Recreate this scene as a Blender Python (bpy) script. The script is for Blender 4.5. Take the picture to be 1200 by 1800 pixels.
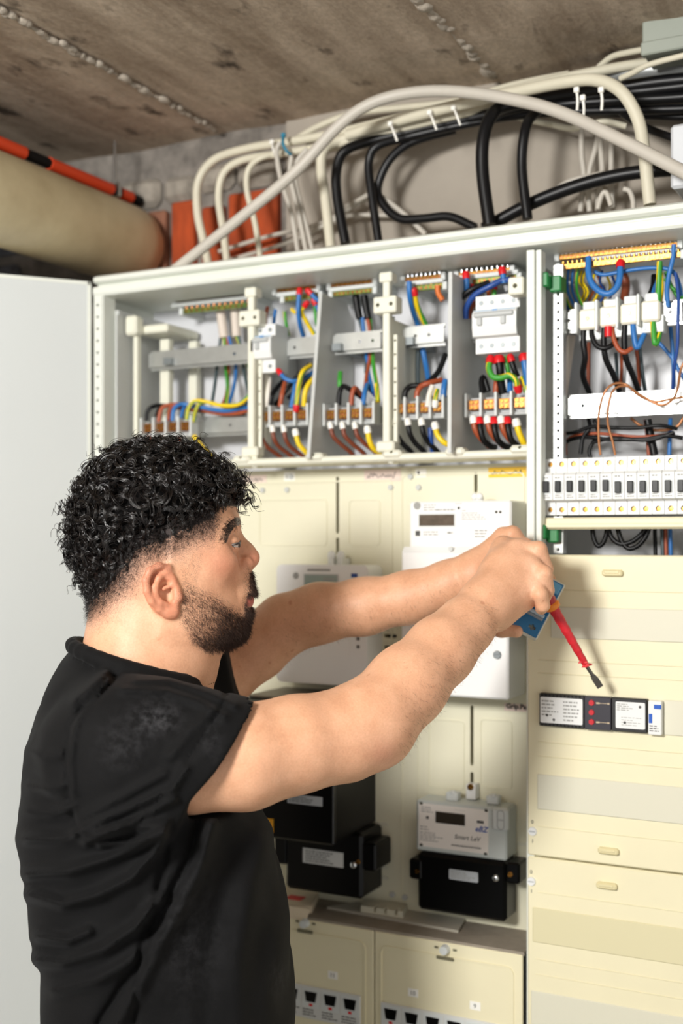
import bpy, bmesh, math, random
import numpy as np
from mathutils import Vector

random.seed(7); np.random.seed(7)
for o in list(bpy.data.objects): bpy.data.objects.remove(o, do_unlink=True)
scene = bpy.context.scene
COL = scene.collection

# ------------------------------------------------------------------ camera
CAM = np.array((0.551, -1.68, 1.62)); YAW = math.radians(27.2); FPX = 2100.0; HOR = 950.0
RGT = np.array((math.cos(YAW), math.sin(YAW), 0.0)); FWD = np.array((-math.sin(YAW), math.cos(YAW), 0.0)); UPV = np.array((0, 0, 1.0))
cd = bpy.data.cameras.new('camera'); cam = bpy.data.objects.new('camera', cd); COL.objects.link(cam)
cam.location = CAM; cam.rotation_euler = (math.pi/2, 0, YAW)
cd.sensor_fit = 'VERTICAL'; cd.sensor_height = 36; cd.lens = 36*FPX/1800; cd.shift_y = (HOR-900)/1800
cd.clip_start = 0.05; cd.dof.use_dof = True; cd.dof.focus_distance = 1.50; cd.dof.aperture_fstop = 2.8
scene.camera = cam
# ------------------------------------------------------------------ light
w = bpy.data.worlds.new('world'); scene.world = w; w.use_nodes = True
w.node_tree.nodes['Background'].inputs[0].default_value = (1.0, 0.985, 0.96, 1)
w.node_tree.nodes['Background'].inputs[1].default_value = 0.72
def area(name, loc, target, size, power, col=(1, 1, 1)):
    ld = bpy.data.lights.new(name, 'AREA'); ld.shape = 'DISK'; ld.size = size; ld.energy = power; ld.color = col
    o = bpy.data.objects.new(name, ld); COL.objects.link(o); o.location = loc
    o.rotation_euler = (Vector(target)-Vector(loc)).to_track_quat('-Z', 'Y').to_euler()
    return o
# the one lamp whose shadows the photograph shows: high on the left behind the photographer
area('ceiling_lamp_left_offscreen', tuple(CAM - 1.15*RGT - 0.35*FWD + 0.62*UPV), (-0.3, 0.0, 1.6), 0.5, 62, (1, 0.985, 0.95))
vs = scene.view_settings
vs.view_transform = 'Standard'; vs.look = 'None'; vs.gamma = 1; vs.use_curve_mapping = False; vs.exposure = 0.3

# ------------------------------------------------------------------ helpers
def W(px, py, Y):
    d = FWD + (px-600)/FPX*RGT + (HOR-py)/FPX*UPV
    return CAM + d*((Y-CAM[1])/d[1])
def P(px, py, dep):
    return CAM + dep*(FWD + (px-600)/FPX*RGT + (HOR-py)/FPX*UPV)
def WX(px, Y): return W(px, 900, Y)[0]
def WZ(px, py, Y): return W(px, py, Y)[2]
def hx(h):
    h = h.lstrip('#'); c = [int(h[i:i+2], 16)/255 for i in (0, 2, 4)]
    return tuple(x/12.92 if x <= .04045 else ((x+.055)/1.055)**2.4 for x in c)
MATS = {}
def mat(name, col, rough=.5, metal=0., var=0., vscale=30., bump=0., bscale=200., spec=None, col2=None, trans=0., alpha=1., emit=0, sss=0, coat=0, stretch=None, detail=4.):
    if name in MATS: return MATS[name]
    m = bpy.data.materials.new(name); m.use_nodes = True; nt = m.node_tree; b = nt.nodes['Principled BSDF']
    c = hx(col) if isinstance(col, str) else col
    b.inputs['Base Color'].default_value = (*c, 1); b.inputs['Roughness'].default_value = rough; b.inputs['Metallic'].default_value = metal
    if spec is not None: b.inputs['Specular IOR Level'].default_value = spec
    if trans: b.inputs['Transmission Weight'].default_value = trans
    if alpha < 1: b.inputs['Alpha'].default_value = alpha
    if coat: b.inputs['Coat Weight'].default_value = coat; b.inputs['Coat Roughness'].default_value = .2
    if sss:
        b.inputs['Subsurface Weight'].default_value = sss; b.inputs['Subsurface Radius'].default_value = (1, .35, .18); b.inputs['Subsurface Scale'].default_value = .006
    if var or bump:
        tc = nt.nodes.new('ShaderNodeTexCoord'); src = tc.outputs['Object']
        if stretch:
            mp = nt.nodes.new('ShaderNodeMapping'); mp.inputs['Scale'].default_value = stretch; nt.links.new(src, mp.inputs[0]); src = mp.outputs[0]
    if var:
        n = nt.nodes.new('ShaderNodeTexNoise'); n.inputs['Scale'].default_value = vscale; n.inputs['Detail'].default_value = detail; n.inputs['Roughness'].default_value = .62
        nt.links.new(src, n.inputs['Vector'])
        r = nt.nodes.new('ShaderNodeValToRGB'); r.color_ramp.elements[0].position = .35; r.color_ramp.elements[1].position = .68
        c2 = hx(col2) if col2 else tuple(x*(1-var) for x in c)
        r.color_ramp.elements[0].color = (*c2, 1); r.color_ramp.elements[1].color = (*c, 1)
        nt.links.new(n.outputs[0], r.inputs[0]); nt.links.new(r.outputs[0], b.inputs['Base Color'])
    if bump:
        n2 = nt.nodes.new('ShaderNodeTexNoise'); n2.inputs['Scale'].default_value = bscale; n2.inputs['Detail'].default_value = 5
        nt.links.new(src, n2.inputs['Vector'])
        bp = nt.nodes.new('ShaderNodeBump'); bp.inputs['Strength'].default_value = bump; bp.inputs['Distance'].default_value = .002
        nt.links.new(n2.outputs[0], bp.inputs['Height']); nt.links.new(bp.outputs[0], b.inputs['Normal'])
    MATS[name] = m
    return m
M = mat
frame_white = M('frame_white', '#e3e6dd', .42, var=.06, vscale=8)
post_cream = M('post_cream', '#e6e5d4', .5, var=.05, vscale=25)
cream = M('cream_cover', '#e9e1bf', .45, var=.05, vscale=5, bump=.03, bscale=900)
cream_strip = M('cream_strip', '#d6d3bf', .5)
board_cream = M('board_cream', '#e3dfc6', .4, var=.05, vscale=4)
door_white = M('door_white', '#cdd1d0', .38, var=.03, vscale=2)
plate_grey = M('plate_grey', '#c3c5c2', .45, var=.05, vscale=10)
zinc = M('zinc_rail', '#c9cbc8', .33, metal=.75, var=.12, vscale=40)
zinc_dark = M('zinc_rail_dull', '#8e9496', .45, metal=.6, var=.15, vscale=40)
back_grey = M('back_panel_grey', '#d5d6da', .4)
dark_gap = M('dark_slot', '#3c3a30', .7)
brass = M('brass', '#d2a458', .25, metal=.95, var=.25, vscale=300, col2='#a3702f')
copper = M('copper', '#d08a55', .28, metal=.9, var=.3, vscale=400, col2='#8f5a38')
steel = M('steel', '#d6d9da', .2, metal=1.)
white_pl = M('white_plastic', '#e3e4e2', .4)
white_pl2 = M('white_plastic_warm', '#edebe4', .38)
grey_pl = M('grey_plastic', '#b4b7b6', .45)
lgrey_pl = M('light_grey_plastic', '#d4d8d6', .4)
black_pl = M('black_plastic', '#080808', .3, spec=.22)
black_matt = M('black_matt', '#0c0c0c', .6, spec=.2)
green_pl = M('green_plastic', '#1c7a3c', .4)
red_pl = M('red_sleeve', '#d6161e', .4)
white_sl = M('white_sleeve', '#f4f2ea', .4)
print_ink = M('print_ink', '#4a4a48', .6)
print_lt = M('print_ink_light', '#9a9a96', .6)
WIRE = {'black': M('wire_black', '#0c0c0e', .42, spec=.3), 'brown': M('wire_brown', '#7a3a22', .42), 'blue': M('wire_blue', '#2a6fb5', .4), 'darkblue': M('wire_dark_blue', '#1d468f', .4),
        'yellow': M('wire_yellow', '#f0cd1a', .4), 'green': M('wire_green', '#3c9a34', .4), 'grey': M('wire_grey', '#a7a9ab', .42), 'white': M('wire_white', '#e9e4da', .45),
        'slate': M('wire_slate', '#46555a', .45), 'orange': M('wire_orange', '#d8702a', .42), 'red': red_pl, 'copper': M('wire_copper', '#b0764c', .35, metal=.4), 'rust': M('wire_rust', '#a34d2c', .42)}
cable_cream = M('cable_cream', '#d8d2bd', .48, var=.07, vscale=15)
cable_grey = M('cable_grey', '#c3bdb2', .48, var=.06, vscale=15)
cable_black = M('cable_black', '#0d0d10', .38, var=.2, vscale=20, spec=.35)

ORIGIN = {}
def register(o, label=None, cat=None, group=None, kind=None):
    if label: o['label'] = label
    if cat: o['category'] = cat
    if group: o['group'] = group
    if kind: o['kind'] = kind
    return o
def thing(name, loc, label, cat, group=None, kind=None):
    o = bpy.data.objects.new(name, None); COL.objects.link(o); o.empty_display_size = .02
    o.location = tuple(float(x) for x in loc); ORIGIN[o] = np.array(loc, float)
    return register(o, label, cat, group, kind)
class MB:
    def __init__(s): s.v = []; s.f = []; s.m = []; s.s = []
    def add(s, vs, fs, m=0, sm=False):
        b = len(s.v); s.v += [tuple(map(float, p)) for p in vs]; s.f += [tuple(i+b for i in f) for f in fs]
        s.m += (m if isinstance(m, list) else [m]*len(fs)); s.s += [sm]*len(fs); return s
    def box(s, x0, x1, y0, y1, z0, z1, c=0., m=0, R=None, o=None):
        if x0 > x1: x0, x1 = x1, x0
        if y0 > y1: y0, y1 = y1, y0
        if z0 > z1: z0, z1 = z1, z0
        c = min(c, (x1-x0)*.45, (y1-y0)*.45, (z1-z0)*.45)
        lo = np.array((x0, y0, z0)); hi = np.array((x1, y1, z1))
        if c <= 0:
            vs = [(x, y, z) for z in (z0, z1) for y in (y0, y1) for x in (x0, x1)]
            fs = [(0, 2, 3, 1), (4, 5, 7, 6), (0, 1, 5, 4), (2, 6, 7, 3), (0, 4, 6, 2), (1, 3, 7, 5)]
        else:
            vs = []; idx = {}
            for sx in (0, 1):
                for sy in (0, 1):
                    for sz in (0, 1):
                        for ax in range(3):
                            p = [(lo, hi)[sg][k] for k, sg in enumerate((sx, sy, sz))]
                            for k, sg in enumerate((sx, sy, sz)):
                                if k != ax: p[k] += c if sg == 0 else -c
                            idx[(sx, sy, sz, ax)] = len(vs); vs.append(tuple(p))
            fs = []
            for ax in range(3):
                a, b = [(1, 2), (0, 2), (0, 1)][ax]
                for sg in (0, 1):
                    q = []
                    for (ia, ib) in ((0, 0), (1, 0), (1, 1), (0, 1)):
                        t = [0, 0, 0]; t[ax] = sg; t[a] = ia; t[b] = ib; q.append(idx[(*t, ax)])
                    fs.append(tuple(q))
                for ia in (0, 1):
                    for ib in (0, 1):
                        t0 = [0, 0, 0]; t0[a] = ia; t0[b] = ib; t1 = list(t0); t0[ax] = 0; t1[ax] = 1
                        fs.append((idx[(*t0, a)], idx[(*t1, a)], idx[(*t1, b)], idx[(*t0, b)]))
            for sx in (0, 1):
                for sy in (0, 1):
                    for sz in (0, 1): fs.append(tuple(idx[(sx, sy, sz, k)] for k in range(3)))
        vs = np.array(vs, float)
        cen = (lo+hi)/2; out = []
        for f in fs:
            p = vs[list(f)]; n = np.cross(p[1]-p[0], p[2]-p[0])
            out.append(f if np.dot(n, p.mean(0)-cen) > 0 else f[::-1])
        if R is not None: vs = vs @ np.array(R).T
        if o is not None: vs = vs + np.array(o)
        return s.add(vs, out, m)
    def tube(s, pts, r, n=10, m=0, cap=True, mfun=None, twist=0.):
        pts = [np.array(p, float) for p in pts]; k = len(pts)
        rs = r if hasattr(r, '__len__') else [r]*k
        T = []
        for i in range(k):
            d = pts[min(i+1, k-1)]-pts[max(i-1, 0)]; T.append(d/(np.linalg.norm(d)+1e-12))
        a = np.array((0, 0, 1.)) if abs(T[0][2]) < .9 else np.array((1., 0, 0))
        N = np.cross(T[0], a); N /= np.linalg.norm(N)
        vs = []; fs = []; ms = []
        for i in range(k):
            N = N-T[i]*np.dot(N, T[i]); N /= (np.linalg.norm(N)+1e-12); B = np.cross(T[i], N)
            for j in range(n):
                t = 2*math.pi*j/n+twist*i
                vs.append(pts[i]+rs[i]*(math.cos(t)*N+math.sin(t)*B))
        for i in range(k-1):
            for j in range(n):
                fs.append((i*n+j, i*n+(j+1) % n, (i+1)*n+(j+1) % n, (i+1)*n+j)); ms.append(mfun(i, j) if mfun else m)
        s.add(vs, fs, ms, True)
        if cap: s.add(vs[:n], [tuple(range(n))[::-1]], m); s.add(vs[-n:], [tuple(range(n))], m)
        return s
    def cyl(s, p0, p1, r0, r1=None, n=16, m=0):
        r1 = r0 if r1 is None else r1
        return s.tube([p0, p1], [r0, r1], n, m)
    def prism(s, poly, y0, y1, m=0, axis=1, sm=False):
        k = len(poly)
        def pt(a, b, y): return (a, y, b) if axis == 1 else ((y, a, b) if axis == 0 else (a, b, y))
        vs = [pt(a, b, y0) for a, b in poly]+[pt(a, b, y1) for a, b in poly]
        ar = sum(poly[i][0]*poly[(i+1) % k][1]-poly[(i+1) % k][0]*poly[i][1] for i in range(k))
        fs = [tuple(range(k)), tuple(range(2*k-1, k-1, -1))]+[(i, i+k, (i+1) % k+k, (i+1) % k) for i in range(k)]
        flip = (ar > 0) != (y0 < y1)
        if axis == 0: flip = not flip
        if axis == 1: pass
        if axis == 2: flip = not flip
        if flip: fs = [f[::-1] for f in fs]
        return s.add(vs, fs, m, sm)
    def ell(s, c, r, nu=16, nv=10, m=0):
        c = np.array(c, float); vs = []; fs = []
        for i in range(nv+1):
            t = math.pi*i/nv
            for j in range(nu):
                p = 2*math.pi*j/nu; vs.append(c+np.array((r[0]*math.sin(t)*math.cos(p), r[1]*math.sin(t)*math.sin(p), r[2]*math.cos(t))))
        for i in range(nv):
            for j in range(nu): fs.append((i*nu+j, (i+1)*nu+j, (i+1)*nu+(j+1) % nu, i*nu+(j+1) % nu))
        return s.add(vs, fs, m, True)
    def build(s, name, mats, parent=None, loc=None, label=None, cat=None, group=None, kind=None):
        if not isinstance(mats, (list, tuple)): mats = [mats]
        if parent is not None and name in ('face_print', 'label_print', 'fuse_print', 'breaker_print', 'vent_ribs', 'terminal_print', 'barcode', 'torn_sleeve_end'): kind = 'stuff'
        v = np.array(s.v, float)
        if parent is not None: o0 = ORIGIN[parent]
        elif loc is not None: o0 = np.array(loc, float)
        else: o0 = np.array(((v[:, 0].min()+v[:, 0].max())/2, (v[:, 1].min()+v[:, 1].max())/2, v[:, 2].min()))
        me = bpy.data.meshes.new(name); me.from_pydata((v-o0).tolist(), [], s.f); 
        for mm in mats: me.materials.append(mm)
        me.polygons.foreach_set('material_index', s.m); me.polygons.foreach_set('use_smooth', s.s); me.update()
        o = bpy.data.objects.new(name, me); COL.objects.link(o)
        if parent is not None: o.parent = parent
        else: o.location = tuple(o0)
        ORIGIN[o] = o0
        return register(o, label, cat, group, kind)
def crom(pts, n=6):
    pts = [np.array(p, float) for p in pts]
    if len(pts) < 3: return pts
    q = [2*pts[0]-pts[1]]+pts+[2*pts[-1]-pts[-2]]; out = []
    for i in range(1, len(q)-2):
        p0, p1, p2, p3 = q[i-1:i+3]
        for k in range(n):
            t = k/n
            out.append(.5*((2*p1)+(-p0+p2)*t+(2*p0-5*p1+4*p2-p3)*t*t+(-p0+3*p1-3*p2+p3)*t**3))
    out.append(pts[-1]); return out
def rrect(x0, x1, z0, z1, r, n=5):
    out = []
    for cx, cz, a0 in ((x1-r, z0+r, -90), (x1-r, z1-r, 0), (x0+r, z1-r, 90), (x0+r, z0+r, 180)):
        for k in range(n+1):
            a = math.radians(a0+90*k/n); out.append((cx+r*math.cos(a), cz+r*math.sin(a)))
    return out
def ring(mb, outer, inner, y0, y1, m=0):
    k = len(outer); vs = [(a, y0, b) for a, b in outer]+[(a, y0, b) for a, b in inner]+[(a, y1, b) for a, b in outer]+[(a, y1, b) for a, b in inner]
    fs = []
    for i in range(k):
        j = (i+1) % k
        fs += [(i, j, k+j, k+i), (i, 2*k+i, 2*k+j, j), (k+i, k+j, 3*k+j, 3*k+i)]
    return mb.add(vs, fs, m)
CUTS = {}
def cut(obj, mb): CUTS.setdefault(obj, []).append(mb)
def do_cuts():
    """drill the collected holes and slots into their parts"""
    def out(me): bm = bmesh.new(); bm.from_mesh(me); bmesh.ops.recalc_face_normals(bm, faces=bm.faces); bm.to_mesh(me); bm.free()
    tmp = []
    for ob, ms in CUTS.items():
        q = MB()
        for k in ms: q.add(k.v, k.f)
        me = bpy.data.meshes.new('cutter'); me.from_pydata((np.array(q.v)-ORIGIN[ob]).tolist(), [], q.f); me.update(); out(me); out(ob.data)
        c = bpy.data.objects.new('cutter', me); COL.objects.link(c); c.parent = ob.parent; c.location = ob.location
        md = ob.modifiers.new('cut', 'BOOLEAN'); md.operation = 'DIFFERENCE'; md.solver = 'EXACT'; md.use_self = True; md.object = c; tmp.append((ob, c))
    bpy.context.view_layer.update(); dg = bpy.context.evaluated_depsgraph_get()
    new = [bpy.data.meshes.new_from_object(ob.evaluated_get(dg)) for ob, c in tmp]
    for (ob, c), me in zip(tmp, new):
        n0 = len(ob.data.polygons); ob.modifiers.clear()
        if len(me.polygons) > n0: me.name = ob.data.name; ob.data = me
        else: print('cut failed', ob.name)
        bpy.data.objects.remove(c, do_unlink=True)
    CUTS.clear()
def text_mesh(txt, size, origin, name, material, parent, bold=0., shear=0., rot=0., ext=.00015):
    """lettering on a front-facing (XZ) face; origin = lower left corner on that face"""
    cu = bpy.data.curves.new('t', 'FONT'); cu.body = txt; cu.size = size; cu.extrude = ext; cu.offset = bold; cu.shear = shear; cu.resolution_u = 2
    ob = bpy.data.objects.new('t', cu); COL.objects.link(ob)
    dg = bpy.context.evaluated_depsgraph_get(); me = bpy.data.meshes.new_from_object(ob.evaluated_get(dg))
    bpy.data.objects.remove(ob, do_unlink=True); bpy.data.curves.remove(cu)
    me.name = name; o0 = ORIGIN[parent]; ox, oy, oz = origin; cr, sr = math.cos(rot), math.sin(rot)
    for v in me.vertices:
        x, y, z = v.co; v.co = (ox+x*cr-y*sr-o0[0], oy-z-o0[1], oz+x*sr+y*cr-o0[2])
    me.materials.clear(); me.materials.append(material)
    o = bpy.data.objects.new(name, me); COL.objects.link(o); o.parent = parent; ORIGIN[o] = o0
    return o
def print_block(mb, x0, x1, z0, z1, y, rows, m=0, fill=.55, seed=0):
    """rows of tiny printed words: dark flat dashes on a face"""
    rr = random.Random(seed); h = (z1-z0)/rows
    for i in range(rows):
        x = x0; zc = z1-(i+.5)*h
        end = x0+(x1-x0)*rr.uniform(.55, 1)
        while x < end-.001:
            L = min(rr.uniform(.002, .007), end-x); mb.box(x, x+L, y-.0002, y+.0004, zc-h*fill*.35, zc+h*fill*.35, m=m); x += L+rr.uniform(.0008, .0018)
# ------------------------------------------------------------------ setting
YW = 0.23; ZC = 2.39; XL = -1.32
def concrete():
    m = bpy.data.materials.new('board_marked_concrete'); m.use_nodes = True; nt = m.node_tree; b = nt.nodes['Principled BSDF']; L = nt.links.new
    tc = nt.nodes.new('ShaderNodeTexCoord')
    def noise(sc, st, det=6, rough=.6):
        mp = nt.nodes.new('ShaderNodeMapping'); mp.inputs['Scale'].default_value = st; L(tc.outputs['Object'], mp.inputs[0])
        n = nt.nodes.new('ShaderNodeTexNoise'); n.inputs['Scale'].default_value = sc; n.inputs['Detail'].default_value = det; n.inputs['Roughness'].default_value = rough; L(mp.outputs[0], n.inputs['Vector']); return n
    def ramp(n, p0, c0, p1, c1):
        r = nt.nodes.new('ShaderNodeValToRGB'); e = r.color_ramp.elements; e[0].position = p0; e[0].color = (*c0, 1); e[1].position = p1; e[1].color = (*c1, 1); L(n.outputs[0], r.inputs[0]); return r
    def mix(a, bb, f, mode='MIX'):
        x = nt.nodes.new('ShaderNodeMix'); x.data_type = 'RGBA'; x.blend_type = mode
        if isinstance(f, float): x.inputs[0].default_value = f
        else: L(f, x.inputs[0])
        L(a, x.inputs[6]); L(bb, x.inputs[7]); return x.outputs[2]
    base = ramp(noise(3.5, (1, .5, 1)), .3, hx('#a08e79'), .72, hx('#cdbca8'))
    streak = ramp(noise(9, (1.4, .22, 1)), .38, hx('#806d5a'), .6, hx('#dccbb7'))
    c = mix(base.outputs[0], streak.outputs[0], .45)
    spots = ramp(noise(16, (1, .55, 1), 5, .55), .30, (1, 1, 1), .40, (0, 0, 0))
    dk = nt.nodes.new('ShaderNodeRGB'); dk.outputs[0].default_value = (*hx('#463a2e'), 1)
    c = mix(c, dk.outputs[0], spots.outputs[0])
    fine = ramp(noise(160, (1, .6, 1)), .3, (.78, .78, .78), .7, (1.08, 1.08, 1.08)); c = mix(c, fine.outputs[0], 1., 'MULTIPLY')
    L(c, b.inputs['Base Color']); b.inputs['Roughness'].default_value = .9
    bp = nt.nodes.new('ShaderNodeBump'); bp.inputs['Strength'].default_value = .6; bp.inputs['Distance'].default_value = .006
    L(noise(45, (1, .45, 1), 8).outputs[0], bp.inputs['Height']); L(bp.outputs[0], b.inputs['Normal'])
    return m
conc = concrete()
chalk = M('chalky_concrete_ridge', '#b9ae9f', .95, var=.35, vscale=60, bump=.8, bscale=150)
# ceiling: cast strips between the board seams, at slightly different heights
SEAMS = [-1.235, -.68, -.125, .43]
mb = MB(); xs = [XL-.05]+SEAMS+[1.4, 2.4]
rc = random.Random(3)
NY = 60
for i in range(len(xs)-1):
    x0, x1 = xs[i], xs[i+1]; dz = rc.uniform(-.004, .004); nx = 14; vs = []; fs = []
    for a in range(nx+1):
        for b_ in range(NY+1):
            X = x0+(x1-x0)*a/nx; Y = -3.2+(YW+.05+3.2)*b_/NY
            vs.append((X, Y, ZC+dz+.0025*math.sin(X*17+Y*3)+rc.uniform(-.0012, .0012)))
    for a in range(nx):
        for b_ in range(NY): q = a*(NY+1)+b_; fs.append((q, q+1, q+NY+2, q+NY+1))
    mb.add(vs, fs, 0, True)
mb.box(XL-.05, 2.4, -3.2, YW+.05, ZC+.012, ZC+.16)
ceil = mb.build('ceiling', [conc], kind='structure', loc=(0, 0, ZC))
for sx, half in ((-1.235, .004), (-.68, .009), (-.125, .015), (.43, .006)):     # crumbly seam ridges left by the formwork joints
    mb = MB(); y = -2.6
    while y < YW-.03:
        h = rc.uniform(.3, 1.)*half; mb.ell((sx+rc.uniform(-.004, .004), y, ZC-.0012), (h*rc.uniform(.7, 1.2), rc.uniform(.006, .02), h*.65), 7, 4); y += rc.uniform(.005, .016)
    mb.build('concrete_seam', [chalk], parent=ceil, label='pale crumbly ridge along a formwork joint')
plaster = M('wall_plaster', '#aaa195', .92, var=.16, vscale=5, bump=.25, bscale=60)
rubble_m = M('rubble_mortar', '#8f8880', .95, var=.5, vscale=22, bump=.8, bscale=60)
brick_m = M('clay_brick', '#c2501f', .85, var=.55, vscale=18, bump=.4, bscale=120, stretch=(1, 1, .3))
brick_m2 = M('clay_brick_pale', '#9c6a52', .88, var=.4, vscale=20, bump=.4, bscale=120)
stone_m = M('grey_stone', '#a49c90', .9, var=.4, vscale=30, bump=.5, bscale=100)
stone_b = M('bluish_stone', '#7d8088', .85, var=.6, vscale=40, bump=.5, bscale=100)
mb = MB(); mb.box(-.545, 2.4, YW, YW+.12, 0, ZC+.02); wall = mb.build('wall_back', [plaster], kind='structure', loc=(0, YW, 0))
mb = MB(); mb.box(XL, -.545, YW+.012, YW+.12, 0, ZC+.02); mb.build('mortar_bed', [rubble_m], parent=wall, label='rough grey mortar between the clay bricks')
# bricks standing on end in the unplastered corner
def brick(x0, x1, z0, z1, m, d=0.):
    mb = MB(); mb.box(x0, x1, YW-.004-d, YW+.02, z0, z1, .004); mb.build('brick', [m], parent=wall)
bx = [(-.880, -.812), (-.800, -.748), (-.730, -.682), (-.668, -.562)]
for i, (a, b_) in enumerate(bx):
    brick(a, b_, 2.03, 2.262+(.0, .012, -.006, .01)[i], brick_m if i else brick_m2, rc.uniform(0, .004)); brick(a, b_, 1.80, 2.02, brick_m, 0)
for a, b_, z0, z1, m in ((-1.05, -.93, 2.16, 2.24, stone_m), (-.925, -.83, 2.272, 2.33, stone_m), (-.822, -.75, 2.275, 2.325, stone_m), (-.742, -.66, 2.285, 2.335, stone_m), (-.655, -.56, 2.28, 2.33, stone_m),
                         (-1.30, -1.19, 2.1, 2.2, stone_b), (-1.18, -1.06, 2.08, 2.15, stone_b), (-1.28, -1.1, 2.22, 2.3, stone_b), (-1.09, -.94, 2.25, 2.31, stone_b), (-.93, -.885, 2.05, 2.2, stone_m)):
    mb = MB(); mb.box(a, b_, YW-.006, YW+.02, z0, z1, .012); mb.build('stone', [m], parent=wall)
mb = MB(); mb.box(XL-.12, XL, -3.2, YW+.12, 0, ZC+.02); wl = mb.build('wall_left', [rubble_m], kind='structure', loc=(XL, 0, 0))
for k in range(46):
    r_, c_ = divmod(k, 9); y0 = -.62+c_*.094+rc.uniform(-.012, .012)+(r_ % 2)*.04; z0 = 1.93+r_*.088+rc.uniform(-.006, .006)
    mb = MB(); mb.box(XL-.01, XL+.006+rc.uniform(0, .012), y0, y0+rc.uniform(.062, .086), z0, z0+rc.uniform(.055, .078), .014); mb.build('stone', [stone_b if rc.random() < .6 else stone_m], parent=wl)
mb = MB(); mb.box(XL-.12, 2.4, -3.2, YW+.12, -.1, 0); mb.build('floor', [M('floor_screed', '#8f8c86', .8, var=.2, vscale=6)], kind='structure', loc=(0, 0, 0))

# ------------------------------------------------------------------ pipe and rod in the left corner
pvc = M('pvc_pipe', '#d3c49f', .42, var=.12, vscale=6, col2='#b7a682')
mb = MB(); mb.tube([(-.872, -1.6, 2.19), (-.872, .10, 2.19), (-.872, .17, 2.19), (-.872, .20, 2.19), (-.872, .222, 2.19)], [.076, .076, .0755, .072, .060], 40)
mb.build('drain_pipe', [pvc], label='thick beige plastic drain pipe running to the brick wall', cat='pipe')
rod = thing('marker_conduit', (-.869, 0, 2.262), 'thin orange and black banded conduit above the beige pipe', 'conduit')
rb = M('conduit_orange', '#d8441c', .5)
mb = MB(); mb.tube([(-.869, -1.4, 2.284), (-.869, .22, 2.284)], .0095, 12); mb.build('tube', [black_matt], parent=rod)
for a, b_ in ((-.55, -.108), (-.045, .13), (.155, .19)):
    mb = MB(); mb.tube([(-.869, a, 2.284), (-.869, b_, 2.284)], .0112, 14); mb.build('orange_band', [rb], parent=rod)
mb = MB(); mb.tube([(-.869, .142, 2.275), (-.869, .142, ZC-.012)], .003, 8); mb.box(-.882, -.856, .138, .146, 2.271, 2.298, .002); mb.build('hanger', [steel], parent=rod)

# ------------------------------------------------------------------ meter cabinet
ZT = 2.088; XC0 = -.803; XC1 = .302; ZLIP = 2.051; ZB = .12; YB = .17
cab = thing('meter_cabinet', (-.25, YB/2, 0), 'large open steel meter cabinet with cream covers and white frame', 'cabinet')
def cpart(name, mats, mb, label=None, parent=None): return mb.build(name, mats, parent=parent or cab, label=label)
# top profile: two rounded beads along the front
prof = [(YW-.006, ZT-.004), (.03, ZT), (.004, ZT), (-.003, ZT-.004), (-.004, ZT-.011), (.001, ZT-.0140), (.009, ZT-.0155), (.009, ZT-.0185), (.000, ZT-.0200), (-.005, ZT-.022), (-.005, ZT-.033), (-.002, ZLIP), (.006, ZLIP-.001), (YW-.006, ZLIP-.001)]
mb = MB(); mb.prism(prof, XC0, XC1, axis=0); cpart('top_frame', [frame_white], mb)
mb = MB(); mb.box(XC0+.002, XC1, YB, YW-.004, ZB, ZLIP); cpart('back_panel', [back_grey], mb)
mb = MB(); mb.box(XC0, XC0+.004, .0, YB, ZB, ZLIP); mb.box(XC0, XC0+.020, -.003, .004, ZB, ZLIP, .001); mb.box(XC0+.018, XC0+.022, -.003, .03, ZB, ZLIP); sf = cpart('side_frame', [frame_white], mb)
for k in range(28):
    mb = MB(); z = 2.035-.021*k; mb.cyl((XC0+.009, -.007, z), (XC0+.009, .012, z), .0028, n=10); cut(sf, mb)
mb = MB(); mb.box(XC1-.03, XC1, -.003, YB, ZB, ZLIP, .002); cpart('side_frame', [frame_white], mb)
mb = MB(); mb.box(XC0, XC1, .0, YB, ZB-.06, ZB, .002); mb.box(XC0, XC1, .02, YB, 0, ZB-.055); cpart('plinth', [frame_white], mb)
# inner left liner, stepped
mb = MB(); mb.box(XC0+.004, XC0+.030, .03, YB, 1.75, 2.03); mb.box(XC0+.030, XC0+.034, .02, YB-.03, 1.75, 2.02); cpart('side_liner', [plate_grey], mb)
# opened door, folded back on its left hinges
ang = math.radians(129); dvec = np.array((math.cos(math.pi-ang+math.pi), -math.sin(ang), 0)); dvec = np.array((-.632, -.775, 0)); dn = np.array((.775, -.632, 0))
def dpt(a, t, z): return np.array((XC0+.002, -.004, 0))+dvec*a+dn*t+np.array((0, 0, z))
door = MB(); DW = .56; Rm = np.stack([dvec, dn, np.array((0, 0, 1.))], 1); Od = np.array((XC0+.002, -.004, 0))
door.box(.004, DW, -.014, .0, ZB+.01, ZT-.012, .002, R=Rm, o=Od); d_ob = cpart('door', [door_white], door, 'plain white door swung open')
mb = MB(); mb.box(.006, DW-.01, 0, .0012, ZT-.018, ZT-.012, R=Rm, o=Od); mb.box(.006, .012, 0, .0012, ZB+.02, ZT-.012, R=Rm, o=Od); cpart('door_edge', [frame_white], mb, parent=d_ob)
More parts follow.
